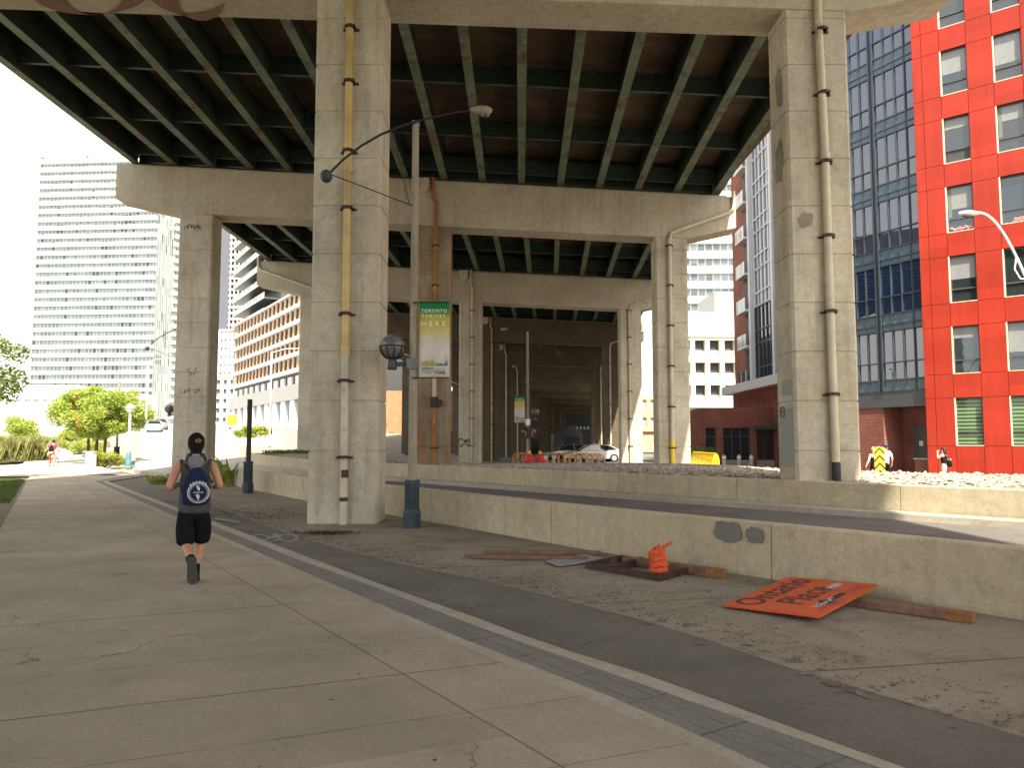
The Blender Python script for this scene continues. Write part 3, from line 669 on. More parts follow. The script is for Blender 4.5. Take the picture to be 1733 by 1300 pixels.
# ---------------------------------------------------------------- the viaduct
NB = 13
OFF = [0, 0, 0, .55, 1.2, 2.1, 3.2, 4.5, 6.0, 7.8, 9.8, 12.0, 14.4, 17.0, 19.8]
ZT = [13.3, 13.12, 12.53, 12.23, 11.9, 11.65, 11.4, 11.2, 11.05, 10.9, 10.8, 10.7, 10.65, 10.6, 10.6]
SL = [.04, .04, .055, .05, .045, .045, .04, .04, .04, .04, .04, .04, .04, .04, .04]
def bY(n): return 15.95 * n if n > 1 else 15.95 * n
def bX(n): return -3.50 + .011 * (bY(n) - 15.95) + OFF[max(0, n)]
CAPH = 1.95
def zt(n, X): return ZT[n] - SL[n] * (X - OFF[max(0, n)])
def column_mb(cx, y0, w_, d_, zb, ztop, joint0=1.44, pitch=1.036, ch=.045, groove=.02):
    mb = MB(); zs = [zb]; z = joint0
    while z < zb + .2: z += pitch
    while z < ztop - .2: zs.append(z); z += pitch
    zs.append(ztop)
    def ring(z, ins):
        a, b = cx - w_/2 + ins, cx + w_/2 - ins; c, d = y0 + ins, y0 + d_ - ins; k = ch
        return [Vector(p) for p in ((a+k,c,z),(b-k,c,z),(b,c+k,z),(b,d-k,z),(b-k,d,z),(a+k,d,z),(a,d-k,z),(a,c+k,z))]
    rings = []
    for i in range(len(zs)-1):
        a, b = zs[i], zs[i+1]; g = .013
        rings += [ring(a + (g if i else 0), groove if i else 0), ring(a + (g+.008 if i else 0), 0), ring(b - (g+.008 if i < len(zs)-2 else 0), 0)]
        if i < len(zs)-2: rings.append(ring(b - g, groove))
    return mb.loft(rings)
def cap_mb(n, xl, xr, y0, y1):
    cl, cm, cr = bX(n) - 10.05, bX(n), bX(n) + 10.05
    T = lambda X: zt(n, X)
    prof = [(xl, T(xl)), (xl, T(xl) - 1.52), (cl - .75, T(cl) - CAPH), (cr + .75, T(cr) - CAPH), (xr, T(xr) - 1.35), (xr, T(xr))]
    return MB().extr([(x, y0, z) for x, z in prof], (0, y1 - y0, 0)), prof
def clampz(mb, cx, y, z, r):
    mb.box((cx - r - .09, y - .03, z - .035), (cx + r + .09, y + .05, z + .005)); mb.tube([(cx, y - r - .02, z - .03), (cx, y - r - .02, z + .03)], r + .022, 12)
    mb.box((cx - r - .03, y - r*2 - .01, z - .03), (cx + r + .03, y - .02, z + .02))
ORD = ['', 'first', 'second', 'third', 'fourth', 'fifth', 'sixth', 'seventh', 'eighth', 'ninth', 'tenth', 'eleventh', 'twelfth', 'thirteenth', 'fourteenth']
BL = {1: 'tall concrete bent with a yellowed downpipe and faded brown lettering overhead',
      2: 'concrete bent with an orange rust-stained middle pier behind the green and yellow banner',
      3: 'concrete bent with a black scrawl on its middle pier and a diagonal pipe'}
for n in range(1, NB + 1):
    Y = bY(n)
    root = thing('viaduct_bent', BL.get(n, ORD[n] + ' concrete bent along the viaduct, counting from the running man'), 'viaduct pier', (bX(n), Y, 0), group='concrete bents under the viaduct')
    ox = Vector((bX(n), Y, 0))
    def loc(o): o.location = -ox; return o
    xl = bX(n) - 13.5; xr = bX(n) + 12.8
    if n == 1: xr = bX(n) + 13.2
    cmb, prof = cap_mb(n, xl, xr, Y - .05, Y + 1.12)
    cap = loc(cmb.build('cap_beam', M['cap'] if n < 4 else M['deep_shade'], root, bev=.03))
    for k, dx in enumerate((-10.05, 0, 10.05)):
        cx = bX(n) + dx; w_ = (1.43, 1.45, 1.36)[k]
        cmat = M['col_rust'] if (n == 2 and k == 1) else (M['col'] if n < 4 else M['deep_shade'])
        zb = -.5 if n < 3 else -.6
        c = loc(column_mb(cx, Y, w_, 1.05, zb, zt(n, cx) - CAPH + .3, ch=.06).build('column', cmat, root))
        if n > 8: continue
        # bearings on the cap
    loc(MB().extr([(xl + .3, Y + .22, zt(n, xl + .3) - .05), (xr - .3, Y + .22, zt(n, xr - .3) - .05), (xr - .3, Y + .22, zt(n, xr - .3) + .12), (xl + .3, Y + .22, zt(n, xl + .3) + .12)], (0, .6, 0)).build('bearing_ledge', M['cap'], root))
    # drain pipes
    def pipe(pts, r, mat, name='drainpipe'):
        return loc(MB().tube(pts, r, 12).build(name, mat, root, sm=True))
    if n == 1:
        px = -3.46; r = .083; zc = zt(1, px) - CAPH
        p = pipe([(px + .02, Y - .11, -.05), (px, Y - .11, 3.5)], r, M['pipe_w'])
        for za, zb_ in ((.9, 1.06), (.42, .5)): loc(MB().tube([(px + .02, Y-.11, za), (px + .018, Y-.11, zb_)], r + .003, 12).build('worn_band', M['rustblk'], root, sm=True))
        p2 = pipe([(px, Y - .11, 3.5), (px - .02, Y - .11, zc + .3), (px - .02, Y - .11, zc + 2.4)], r, M['pipe_y'])
        for za, zb_ in ((3.44, 3.62), (7.3, 7.45)): loc(MB().tube([(px, Y-.11, za), (px, Y-.11, zb_)], r + .018, 12).build('pipe_collar', M['pipe_y'], root, sm=True))
        for z in (1.32, 2.9, 4.3, 6.55, 7.78, 9.3, 10.5):
            mb = MB(); clampz(mb, px, Y - .03, z, r); loc(mb.build('pipe_clamp', M['rustblk'], root))
        px = 6.63; zc = zt(1, px) - CAPH
        pipe([(px + .02, Y - .11, .35 + .85), (px, Y - .11, 4.4), (px, Y - .11, 7.6), (px - .06, Y - .11, zc - .2), (px - .06, Y - .12, zc + 2.4)], r, M['pipe_w'])
        loc(MB().tube([(px + .02, Y-.11, .8), (px + .02, Y-.11, 1.22)], r + .004, 12).build('pipe_shoe', M['black'], root, sm=True))
        for za, zb_ in ((4.95, 5.05), (7.6, 7.75)): loc(MB().tube([(px, Y-.11, za), (px, Y-.11, zb_)], r + .012, 12).build('pipe_collar', M['pipe_w'], root, sm=True))
        for z in (2.62, 4.35, 5.95, 7.55, 9.05, 10.45):
            mb = MB(); clampz(mb, px, Y - .03, z, r); loc(mb.build('pipe_clamp', M['rustblk'], root))
        # grey cover paint and number on the shaded side of the right pier, spalled patches
        sx = bX(1) + 10.05 - .68
        loc(MB().box((sx - .004, Y + .08, 1.1), (sx + .01, Y + .95, 2.35)).build('cover_paint', M['tealpatch'], root))
        loc(MB().box((sx - .004, Y + .08, 2.62), (sx + .01, Y + .7, 2.95)).build('cover_paint', M['tealpatch'], root))
        t = text_mesh('93', .34, 'number', M['ink'], root, frame4((sx - .009, Y + .88, 2.16), (0, -1, 0), (0, 0, 1)), .002); loc(t)
        for (X, z, rx, rz, sd) in ((6.22, 6.32, .14, .17, 1),):
            loc(blob_patch((X, Y - .001, z), (1,0,0), (0,0,1), rx, rz, sd, (0,-1,0), .006, .22).build('spall', M['spall'], root))
        for (yy, z, ry, rz, sd) in ((.25, 9.4, .2, .42, 2), (.35, 7.75, .25, .4, 5)):
            loc(blob_patch((sx - .001, Y + yy + .15, z), (0,1,0), (0,0,1), ry, rz, sd, (-1,0,0), .006, .25).build('spall', M['spall'], root))
        # faded lettering on the underside of the cap
        def under(px, py):
            z = 11.3
            for _ in range(6):
                P = gp(px, py, z); z = zt(1, P.x) - CAPH
            return Vector((P.x, P.y, z - .036))
        def arc(cx, cy, rx, ry, ix, iy, jx, jy, a0, a1, nn=24):
            mb = MB()
            for k in range(nn):
                t0 = a0 + (a1-a0)*k/nn; t1 = a0 + (a1-a0)*(k+1)/nn
                q_ = [under(cx+rx*math.cos(t0), cy+ry*math.sin(t0)), under(cx+rx*math.cos(t1), cy+ry*math.sin(t1)), under(jx+ix*math.cos(t1), jy+iy*math.sin(t1)), under(jx+ix*math.cos(t0), jy+iy*math.sin(t0))]
                mb.extr(q_, (0, 0, .003))
            return mb
        loc(arc(152, -18, 100, 40, 50, 36, 160, -2 - 12, PI*1.0, PI*0.06).build('faded_letter', M['brown'], root))
        loc(arc(320, -22, 72, 42, 40, 34, 342, 4 - 6, PI*1.0, PI*.18).build('faded_letter', M['brown'], root))
    elif n <= 7:
        r = .08
        for k, dx in enumerate((-10.05, 0, 10.05)):
            cx = bX(n) + dx + (.1 if k else .45); zc = zt(n, cx) - CAPH; zlow = -.2 if n > 2 else .62
            mats = {2: ('pipe_w', 'pipe_r', 'pipe_w')}.get(n, ('pipe_w', 'pipe_w' if n != 4 else 'pipe_y', 'pipe_w'))
            if k == 0 and n == 2: continue
            if k == 0:
                pts = [(xl + .1, Y - .13, zt(n, xl) + .25), (xl + .1, Y - .13, zt(n, xl) - .35), (xl + .3, Y - .15, zt(n, xl) - .6), (cx - .5, Y - .15, zc + .45), (cx - .1, Y - .14, zc + .3), (cx, Y - .13, zc + .05), (cx, Y - .11, zlow)]
            elif k == 1:
                pts = [(cx - .12, Y - .13, zt(n, cx) + .1), (cx - .12, Y - .13, zt(n, cx) - .75), (cx + .02, Y - .12, zt(n, cx) - 1.0), (cx, Y - .11, zc + .2), (cx, Y - .11, zlow)]
            else:
                cx = bX(n) + 10.05 - .1
                pts = [(xr - .12, Y - .13, zt(n, xr) + .2), (xr - .12, Y - .13, zt(n, xr) - .5), (xr - .35, Y - .15, zt(n, xr) - .72), (cx + .35, Y - .15, zc + .33), (cx + .08, Y - .14, zc + .22), (cx, Y - .13, zc - .05), (cx, Y - .11, zlow)]
            dp = pipe(pts, r, M[mats[k]])
            if k == 1:
                mb = MB(); hx = cx - .55; zz0 = zt(n, hx)
                mb.extr([(hx - .28, Y - .36, zz0 + .02), (hx + .28, Y - .36, zz0 + .02), (hx + .27, Y - .36, zz0 - .35), (hx + .15, Y - .36, zz0 - .58), (hx - .15, Y - .36, zz0 - .58), (hx - .27, Y - .36, zz0 - .35)], (0, .3, 0))
                loc(mb.build('drain_hopper', M['pipe_w'], root, bev=.03))
            if n <= 4:
                z = 1.4
                while z < zc:
                    mb = MB(); clampz(mb, cx, Y - .03, z, r); loc(mb.build('pipe_clamp', M['rustblk'], root)); z += 1.7
        if n == 2:
            cx = bX(2) + .1
            loc(MB().tube([(cx, Y-.11, 3.35), (cx, Y-.11, 5.0)], r + .006, 12).build('pipe_repair', M['pipe_w'], root, sm=True))
            loc(MB().box((cx-.14, Y-.24, 3.1), (cx+.14, Y-.02, 3.5)).box((cx+.12, Y-.3, 3.15), (cx+.34, Y-.05, 3.38)).build('junction_box', M['rustblk'], root))
            px = bX(2) + 10.05 - .1
            loc(MB().tube([(px, Y-.11, .6), (px, Y-.11, 1.75)], r + .008, 12).build('yellow_guard', M['yellow'], root, sm=True))
    # graffiti scribbles
    def scrawl(cx, cz, w_, h_, seed, nm='graffiti', wd=.012, k=26):
        r_ = random.Random(seed); pts = []; x = -w_/2
        for i in range(k):
            pts.append((cx + x + r_.uniform(-.12, .12)*w_, Y - .004, cz + r_.uniform(-.5, .5)*h_)); x += w_/k
        sm_ = []
        for a, b, c_ in zip(pts, pts[1:], pts[2:]):
            A = [(a[j]+b[j])/2 for j in range(3)]; B = [(b[j]+c_[j])/2 for j in range(3)]
            for t in (0, .25, .5, .75):
                sm_.append(tuple((1-t)**2*A[j] + 2*t*(1-t)*b[j] + t*t*B[j] for j in range(3)))
        mb = MB()
        for p, q_ in zip(sm_, sm_[1:]): mb.bar(p, q_, wd, .006, (0, -1, 0))
        loc(mb.build(nm, M['ink'], root))
    if n == 2:
        cx = bX(2) - 10.05
        scrawl(cx - .1, 10.72, .75, .32, 4, wd=.022); scrawl(cx + .05, 3.75, .9, .3, 8, wd=.016); scrawl(cx + .1, 4.55, .5, .55, 9, wd=.016, k=14)
    if n == 3:
        scrawl(bX(3) - .25, 1.75, .95, .38, 12, wd=.05); scrawl(bX(3) - .25, 1.45, .85, .3, 13, wd=.05)
# deck spans: plate girders, cross frames, slab, parapets
def span(n0, n1, label):
    lev = lambda n: max(1, n)
    Y0 = bY(n0); Y1 = bY(n1)
    root = thing('viaduct_deck', label, 'viaduct deck', (bX(n0), Y0, 0), group='deck spans of the viaduct')
    o3 = Vector((bX(n0), Y0, 0))
    def loc(o): o.location = -o3; return o
    def edge(n):
        return (bX(n) - 13.5 + .7, bX(n) + 12.8 - .8)
    GX = []
    for i in range(16):
        (a0, a1), (b0, b1) = edge(n0), edge(n1)
        xa = a0 + (a1-a0)*i/15; xb = b0 + (b1-b0)*i/15
        za = zt(lev(n0), xa) + .13; zb = zt(lev(n1), xb) + .13
        GX.append(((xa, Y0 + .45, za), (xb, Y1 + .45, zb)))
    HG = 1.15
    for (a, b) in GX:
        mb = MB(); A, B = Vector(a), Vector(b); up = Vector((0, 0, 1))
        A = A + (B - A).normalized() * .06; B = B - (B - A).normalized() * .06
        mb.bar(A + up*(HG/2), B + up*(HG/2), .02, HG - .08); mb.bar(A + up*(HG-.02), B + up*(HG-.02), .3, .04)
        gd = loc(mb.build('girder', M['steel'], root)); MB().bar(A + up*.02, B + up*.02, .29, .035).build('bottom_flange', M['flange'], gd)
    if n0 >= 1 and n0 <= 6:
        for f in (.03, .25, .5, .75, .97):
            mb = MB()
            for (a, b), (c, d) in zip(GX, GX[1:]):
                P = Vector(a).lerp(Vector(b), f) + Vector((.012, 0, .62)); Q = Vector(c).lerp(Vector(d), f) + Vector((-.012, 0, .62))
                mb.bar(P, Q, .02, .62); mb.bar(P - Vector((0, .06, .3)), Q - Vector((0, .06, .3)), .14, .02); mb.bar(P + Vector((0, -.06, .3)), Q + Vector((0, -.06, .3)), .14, .02)
            loc(mb.build('cross_frame', M['dsteel'], root))
    mb = MB(); up = HG + .13
    def prof(n, Y):
        xl, xr = bX(n) - 14.0, bX(n) + (13.9 if n < 2 else 12.95); T = lambda X: zt(lev(n), X) + up
        return [Vector(p) for p in ((xl, Y, T(xl)), (xr, Y, T(xr)), (xr, Y, T(xr)+1.15), (xr-.3, Y, T(xr)+1.15), (xr-.45, Y, T(xr)+.3), (xl+.45, Y, T(xl)+.3), (xl+.3, Y, T(xl)+1.15), (xl, Y, T(xl)+1.15))]
    mb.loft([prof(n0, Y0 + .45), prof(n1, Y1 + .45)])
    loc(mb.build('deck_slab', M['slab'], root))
span(-3, 1, 'long deck span overhead, reaching back from the concrete bent with faded brown lettering')
SPL = {1: 'rusted green girder deck span overhead between the bent with brown lettering and the rust-stained bent',
       2: 'green girder deck span between the rust-stained bent and the bent with the black scrawl'}
for n in range(1, NB): span(n, n+1, SPL.get(n, 'deck span from the %s to the %s concrete bent, counting from the running man' % (ORD[n], ORD[n+1])))
M['rblind'] = paint('roller_blind_cloth', (.20, .21, .205), .5, .1); M['rblind'].node_tree.nodes['Principled BSDF'].inputs['Coat Weight'].default_value = .6
# ---------------------------------------------------------------- buildings
def building(name, label, cat, px, Y, z, rz, group=None, X=None):
    a, b, c = ray(px, 749); return thing(name, label, cat, (X if X is not None else a / b * Y, Y, z), math.radians(rz), group)
def put(mesh_obj, x, z, parent, y=0.0):
    o = mesh_obj.copy(); col.objects.link(o); o.parent = parent; o.location = (x, y, z); return o
# --- red panelled building
th = math.degrees(math.atan2(-.653, .757))
rb = thing('red_building', 'bright red panelled apartment building with large square windows', 'building', (19.4, 36.0, PLAZA), math.radians(th))
UW = [(1.19 + 2.15*i, 2.30 + 2.15*i) for i in range(5)]; WID = UW[-1][1] + 1.0
SZ = [1.46 + 3.3*k - PLAZA for k in range(8)]; WH = 2.2; TOPZ = SZ[-1] + WH + 1.2
bm1 = MB(); bm2 = MB()
ue = [0.0] + [v for u in UW for v in u] + [WID]; ze = [0.0] + [v for z in SZ for v in (z, z + WH)] + [TOPZ]
for i in range(len(ue)-1):
    for j in range(len(ze)-1):
        if i % 2 == 1 and j % 2 == 1: continue
        x0, x1, z0, z1 = ue[i], ue[i+1], ze[j], ze[j+1]; g = .010
        if i == 0:
            xs = [(x0, .42), (.42, x1)]
        else: xs = [(x0, x1)]
        for a, b in xs: bm1.box((a+g, 0, z0+g), (b-g, .03, z1-g))
        bm2.box((x0, .031, z0), (x1, .45, z1))
bm1.build('wall_panels', M['red'], rb); bm2.build('backing_wall', M['redback'], rb)
MB().box((0, .46, 0), (WID, 12, TOPZ)).build('building_core', M['redback'], rb)
bl = NT('blind_behind_glass'); kk = bl.mix(line_mask(bl, bl.dot((0, 0, 1)), .17, .06), (0.16, 0.27, 0.12), (0.03, 0.05, 0.025)); bl.b.inputs['IOR'].default_value = 1.8
M['blindg'] = bl.done(kk, .05, 0, .5)
wa = UW[0][1] - UW[0][0]
def red_window(x, z, mat, first):
    g = MB().box((x, .2, z), (x + wa, .24, z + WH)).build('window', mat, rb)
    f = MB(); t = .055
    f.box((x, .14, z), (x+t, .199, z+WH)).box((x+wa-t, .14, z), (x+wa, .199, z+WH)).box((x+t, .14, z), (x+wa-t, .199, z+t)).box((x+t, .14, z+WH-t), (x+wa-t, .199, z+WH)).box((x+t, .13, z+WH*.28), (x+wa-t, .199, z+WH*.28+.06))
    f.build('frame', M['dframe'], g)
    MB().box((x-.002+.002, -.002, z), (x + .05, .135, z+WH)).box((x+.05, -.004, z-.0), (x+wa, .13, z+.035)).build('window_reveal', M['cream'], g)
    return g
for k, z in enumerate(SZ):
    for i, (u0, u1) in enumerate(UW):
        g = red_window(u0, z, M['blindg'] if k == 0 else M['glass'], False)
        if k == 3 and i in (0, 1):
            mb = MB(); rr = random.Random(i)
            for q in range(16): mb.ell((u0 + .15 + .06*q if i == 0 else u0 + .5 + .03*q, .16, z + .1 + rr.uniform(0, .15)), (.06, .04, .06), 6, 5)
            mb.build('flowers', M['flow'], g)
        if k in (3, 4) and (k + i) % 2:
            MB().box((u0 + .07, .185, z + WH*.34), (u0 + .22, .198, z + WH - .06)).build('curtain', M['blind'], g)
        rk = random.Random(k*7 + i)
        if k and rk.random() < .55:
            hh = WH*rk.uniform(.15, .6); MB().box((u0 + .06, .188, z + WH - .06 - hh), (u0 + wa - .06, .198, z + WH - .06)).build('roller_blind', M['rblind'], g)
        if k == 4 and i == 0:
            MB().box((u0 + .06, .186, z + .07), (u0 + wa - .06, .199, z + .28*WH)).build('open_sash', M['bdark'], g)
# --- dark glass corner building
bb = thing('glass_building', 'blue grey curtain wall apartment block beside the red building', 'building', (17.2, 40.6, PLAZA), math.atan2(-4.7, 2.4))
L2 = 5.35; Z0 = 4.35; PF = 3.3
MB().box((-4, 1.9, 0), (L2, 12, 31)).build('building_core', M['bdark'], bb)
MB().box((-4.0, .0, Z0-.75), (L2-.02, 1.85, Z0)).build('fascia', M['dframe'], bb)
for k in range(8):
    z = Z0 + PF*k
    fr = MB(); t = .05
    for (b0, b1, nn) in ((.30, 2.55, 4), (2.85, 5.15, 4)):
        w_ = (b1-b0)/nn
        fr.box((b0-.07, -.06, z), (b0, .12, z+PF)); fr.box((b1, -.06, z), (b1+.07, .12, z+PF))
        for i in range(nn):
            x = b0 + i*w_
            gl = MB().box((x+t/2, .05, z+.62), (x+w_-t/2, .07, z+1.42)).build('window', M['bglass'], bb)
            MB().box((x+t/2, .05, z+1.48), (x+w_-t/2, .07, z+PF-.32)).build('upper_pane', M['bglass'], gl)
            if i: fr.box((x-t/2, -.03, z+.02), (x+t/2, .1, z+PF-.02))
        for zz in (z+.0, z+.54, z+1.42, z+PF-.30): fr.box((b0, -.02, zz+.001), (b1, .11, zz+.062))
        MB().box((b0+.02, .03, z+.065), (b1-.02, .06, z+.535)).build('spandrel_panel', M['panel'], bb); MB().box((b0+.02, .02, z+PF-.235), (b1-.02, .05, z+PF-.005)).build('spandrel_panel', M['panel'], bb)
    fr.box((0, .0, z), (.22, .5, z+PF)); fr.box((2.63, .01, z), (2.77, .12, z+PF)); fr.box((5.23, 0.01, z), (L2, .4, z+PF))
    fr.build('window_frames', M['bframe'], bb)
    MB().box((0.1, .13, z+.01), (L2, 1.88, z+PF-.01)).build('floor_block', M['bdark'], bb)
    bal = MB().box((-4, .1, z-.16), (-.02, 1.88, z+.04)).build('balcony', M['bgrey'], bb)
    MB().box((-4, .12, z+.1), (-.05, .15, z+1.1)).build('railing', M['bglass'], bal)
    if k == 3: MB().box((-1.2, .5, z+.05), (-.6, .9, z+1.0)).build('white_chair', M['white'], bal)
bk = MB(); bk.box((-4, .05, 0), (2.7, 1.86, Z0-.76)); bk.box((2.7, 1.5, 0), (L2, 1.87, Z0-.76)); bk.build('brick_base', M['brick'], bb)
MB().box((-4, .02, -.02), (2.72, .06, .38)).build('plinth', M['kerb'], bb)
d = MB().box((3.3, 1.42, .1), (4.15, 1.5, 2.75)).build('door', M['dframe'], bb); MB().box((3.62, 1.40, 1.7), (3.82, 1.419, 1.95)).build('door_sign', M['white'], d)
lm = MB().box((4.45, 1.38, 2.35), (4.62, 1.5, 3.3)).build('wall_lamp', M['dframe'], bb); MB().box((4.48, 1.35, 2.5), (4.59, 1.379, 3.05)).build('lamp_diffuser', M['white'], lm)
MB().box((4.2, .2, 0), (L2+.6, .45, 1.05)).build('planter_wall', M['brick'], bb); MB().box((4.15, .15, 1.051), (L2+.65, .5, 1.13)).build('planter_coping', M['kerb'], bb)
# --- brick and white framed block further along
b3 = thing('brick_building', 'red brick block with light grey framed glass bays and white balconies', 'building', (20.4, 71.0, PLAZA), math.radians(-90))
MB().box((0, .3, 0), (19, 14, 30)).build('wall', M['brick'], b3)
MB().box((0, .05, 0), (19, .29, 6.6)).build('brick_base', M['brick'], b3)
for k in range(7):
    z = 7.0 + 3.15*k
    s_ = MB().box((3.4, -.45, z-.2), (5.9, .29, z)).build('balcony', M['lframe'], b3); MB().box((3.4, -.44, z), (5.9, -.4, z+1.0)).build('railing', M['gglass'], s_)
    MB().box((3.7, .2, z+.05), (5.7, .28, z+2.6)).build('balcony_recess', M['bdark'], b3)
    for u in (6.75, 12.4):
        fr = MB()
        for i in range(6): fr.box((u + .95*i - .06, .1, z+.03), (u + .95*i + .06, .27, z+3.0))
        for zz in (z-.1, z+1.0, z+2.98): fr.box((u, .11, zz), (u+4.75, .26, zz+.12))
        g_ = MB().box((u, .2, z), (u+4.75, .25, z+3.0)).build('window', M['bglass'] if k > 1 else M['glass'], b3); fr.build('frame', M['lframe' if k > 1 else 'bframe'], g_)
fr = MB()
for u in (6.05, 11.75): fr.box((u, -.2, 6.6), (u+.45, .3, 30))
fr.box((-.3, -.9, 6.2), (19, .3, 6.95)); fr.build('white_frame', M['lframe'], b3)
# --- low brick pavilion
pv = building('brick_pavilion', 'low red brick pavilion with dark glazed shopfront', 'building', 1192, 60, PLAZA, -3)
MB().box((0, .35, 3.0), (6.6, 8, 4.6)).box((0, .3, 0), (.15, 8, 3.0)).box((1.0, .3, 0), (1.5, .7, 3.0)).box((3.6, .3, 0), (4.1, .7, 3.0)).build('wall', M['brick'], pv)
for (a, b) in ((.16, .98), (1.52, 3.58), (4.12, 6.6)):
    g = MB().box((a, .5, .5), (b, .56, 2.99)).build('window', M['glass'], pv)
    f = MB(); n_ = max(1, int((b-a)/.6))
    for i in range(n_+1): f.box((a + (b-a-.06)*i/n_, .44, .5), (a + (b-a-.06)*i/n_ + .06, .499, 2.98))
    f.box((a, .43, 2.3), (b, .498, 2.37)); f.build('frame', M['dframe'], g)
    MB().box((a, .4, 0), (b, .8, .5)).build('plinth', M['kerb'], pv)
MB().box((.1, 1.0, .01), (6.5, 7.9, 2.9)).build('interior', M['bdark'], pv)
MB().box((3.9, -.5, 2.9), (6.7, .3, 3.2)).build('canopy', M['dframe'], pv)
# --- balcony towers
def balcony_tower(name, label, px, Y, z, rz, w_, d_, nf, pitch, par, ov, glass, slab, side=True, X=None, cat='building', div=9):
    t = building(name, label, cat, px, Y, z, rz, X=X)
    MB().box((0, 0, 0), (w_, d_, nf*pitch - .3)).build('glazed_wall', glass, t)
    mb = MB().box((-.3, -ov, -.12), (w_ + .3, -.002, par)); 
    mb2 = MB().box((w_ + .002, d_*.45, -.12), (w_ + ov, d_*.95, par))
    a = mb.mesh('balcony'); a.materials.append(slab); b = mb2.mesh('side_balcony'); b.materials.append(slab)
    for k in range(nf):
        o = bpy.data.objects.new('balcony', a); col.objects.link(o); o.parent = t; o.location = (0, 0, k*pitch)
        if side:
            o2 = bpy.data.objects.new('side_balcony', b); col.objects.link(o2); o2.parent = t; o2.location = (0, 0, k*pitch)
    return t
balcony_tower('apartment_tower', 'tall pale apartment tower striped with long white balconies, beyond the trees', 46, 250, 4, -4, 41, 26, 33, 2.82, 1.0, 1.5, M['gglass'], M['bwhite'])
tw = bpy.data.objects['apartment_tower']; MB().box((6, 5, 33*2.82 - .3), (30, 20, 33*2.82 + 3.2)).build('plant_room', M['bwhite'], tw)
balcony_tower('glass_tower', 'slim blue glass tower just visible beside the pale striped tower', 270, 290, 4, -4, 16, 20, 29, 3.0, .5, .3, M['bglass'], M['lframe'], side=False, div=4)
balcony_tower('white_tower', 'white apartment tower with stacked balconies past the red brick block', 1160, 150, 8, -2, 15, 16, 24, 3.0, 1.2, 1.3, M['wglass'], M['bwhite'])
def grid_block(name, label, px, Y, z, rz, w_, d_, h, cols, rows, wm, gm, fx=.6, fz=.6, rail=None, X=None, base=0.0, rec=.5, cat='building'):
    t = building(name, label, cat, px, Y, z, rz, X=X); cw = w_/cols; rh = (h-base)/rows
    mb = MB()
    for j in range(rows):
        z0 = base + j*rh; lo = z0 + rh*(1-fz)*.55; hi = lo + rh*fz
        mb.box((0, 0, z0), (w_, rec-.002, lo)); mb.box((0, 0, hi), (w_, rec-.002, z0+rh))
        for i in range(cols+1):
            xa = i*cw - cw*(1-fx)/2; xb = i*cw + cw*(1-fx)/2; mb.box((max(0, xa), .004, lo), (min(w_, xb), rec-.004, hi))
    mb.box((0, rec+.05, 0), (w_, d_, h)); 
    if base: mb.box((0, .02, 0), (w_, rec, base*.25))
    mb.build('wall', wm, t)
    me = MB().box((0, 0, 0), (cw*fx, .04, rh*fz)).mesh('window'); me.materials.append(gm)
    if cols*rows <= 100:
        rl = None
        if rail: rl = MB().box((0, -.3, 0), (cw*fx, -.27, rh*fz*.36)).mesh('railing'); rl.materials.append(rail)
        for j in range(rows):
            for i in range(cols):
                o = bpy.data.objects.new('window', me); col.objects.link(o); o.parent = t; o.location = (i*cw + cw*(1-fx)/2, rec-.03, base + j*rh + rh*(1-fz)*.55)
                if rl: q = bpy.data.objects.new('railing', rl); col.objects.link(q); q.parent = o
    else:
        mb = MB().box((0.01, rec-.03, base+.01), (w_-.01, rec+.04, h-.01)); o = mb.build('windows', gm, t); o['kind'] = 'stuff'
    return t
cb = grid_block('cream_block', 'cream mid-rise block with square recessed balconies below the white tower', 1150, 118, PLAZA, 2, 11.5, 14, 18.2, 5, 3, M['bcream'], M['bdark'], .70, .70, M['lframe'], base=7.7, rec=1.0)
MB().box((-.3, -.3, 18.2), (12, 13, 22)).build('penthouse', M['bwhite'], cb); MB().box((-.5, -.6, 7.2), (12, .0, 7.7)).build('cornice', M['bwhite'], cb)
mb = MB()
for i in range(9): mb.box((.2 + 1.25*i, .05, 2.0), (1.2 + 1.25*i, .2, 7.0))
mb.build('ground_floor_glazing', M['gglass'], cb); MB().box((6.2, 1, 22), (11.5, 10, 25.5)).build('roof_pavilion', M['grey'], cb)
# --- orange brick slab building on the left
ob = thing('fin_building', 'orange brick office building with rows of vertical fins and pale floor slabs', 'building', (-62, 170, 3.2), math.atan2(-40, 25))
LW = 57.0
MB().box((0, .5, 0), (LW, 24, 24)).build('glazed_wall', M['bdark'], ob)
for k in range(6):
    s_ = MB().box((-.3, -.35, 10.2 + 2.75*k), (LW+.3, 0.49, 10.2 + 2.75*k + .3)).build('floor_slab', M['bwhite'], ob)
    if k < 5:
        MB().box((-.2, -.2, 10.62 + 2.75*k), (LW+.2, -.12, 10.95 + 2.75*k)).build('railing', M['bwhite'], s_)
        for i in range(20):
            x = 2.85*i + (k % 2)*.7; zf_ = 2.75*k
            MB().extr([(x, -.05, 10.51 + zf_), (x + .75, -.05, 10.51 + zf_), (x + 1.3, -.05, 12.94 + zf_), (x + .2, -.05, 12.94 + zf_)], (0, .16, 0)).build('brick_fin', M['obrick'], ob)
MB().box((-.2, -.4, 5.6), (LW+.3, .49, 8.2)).build('podium_band', M['grey'], ob)
mb = MB()
for i in range(10): mb.box((1 + 5.6*i, -.3, 0), (3.6 + 5.6*i, .49, 5.59))
mb.build('podium_piers', M['bwhite'], ob)
MB().box((0, .4, 8.21), (LW, .49, 10.1)).build('recess_band', M['bdark'], ob)
for i in range(12): MB().box((1.5 + 4.6*i, .1, 8.21), (4.0 + 4.6*i, .38, 9.7)).build('terrace_screen', M['lframe'], ob)
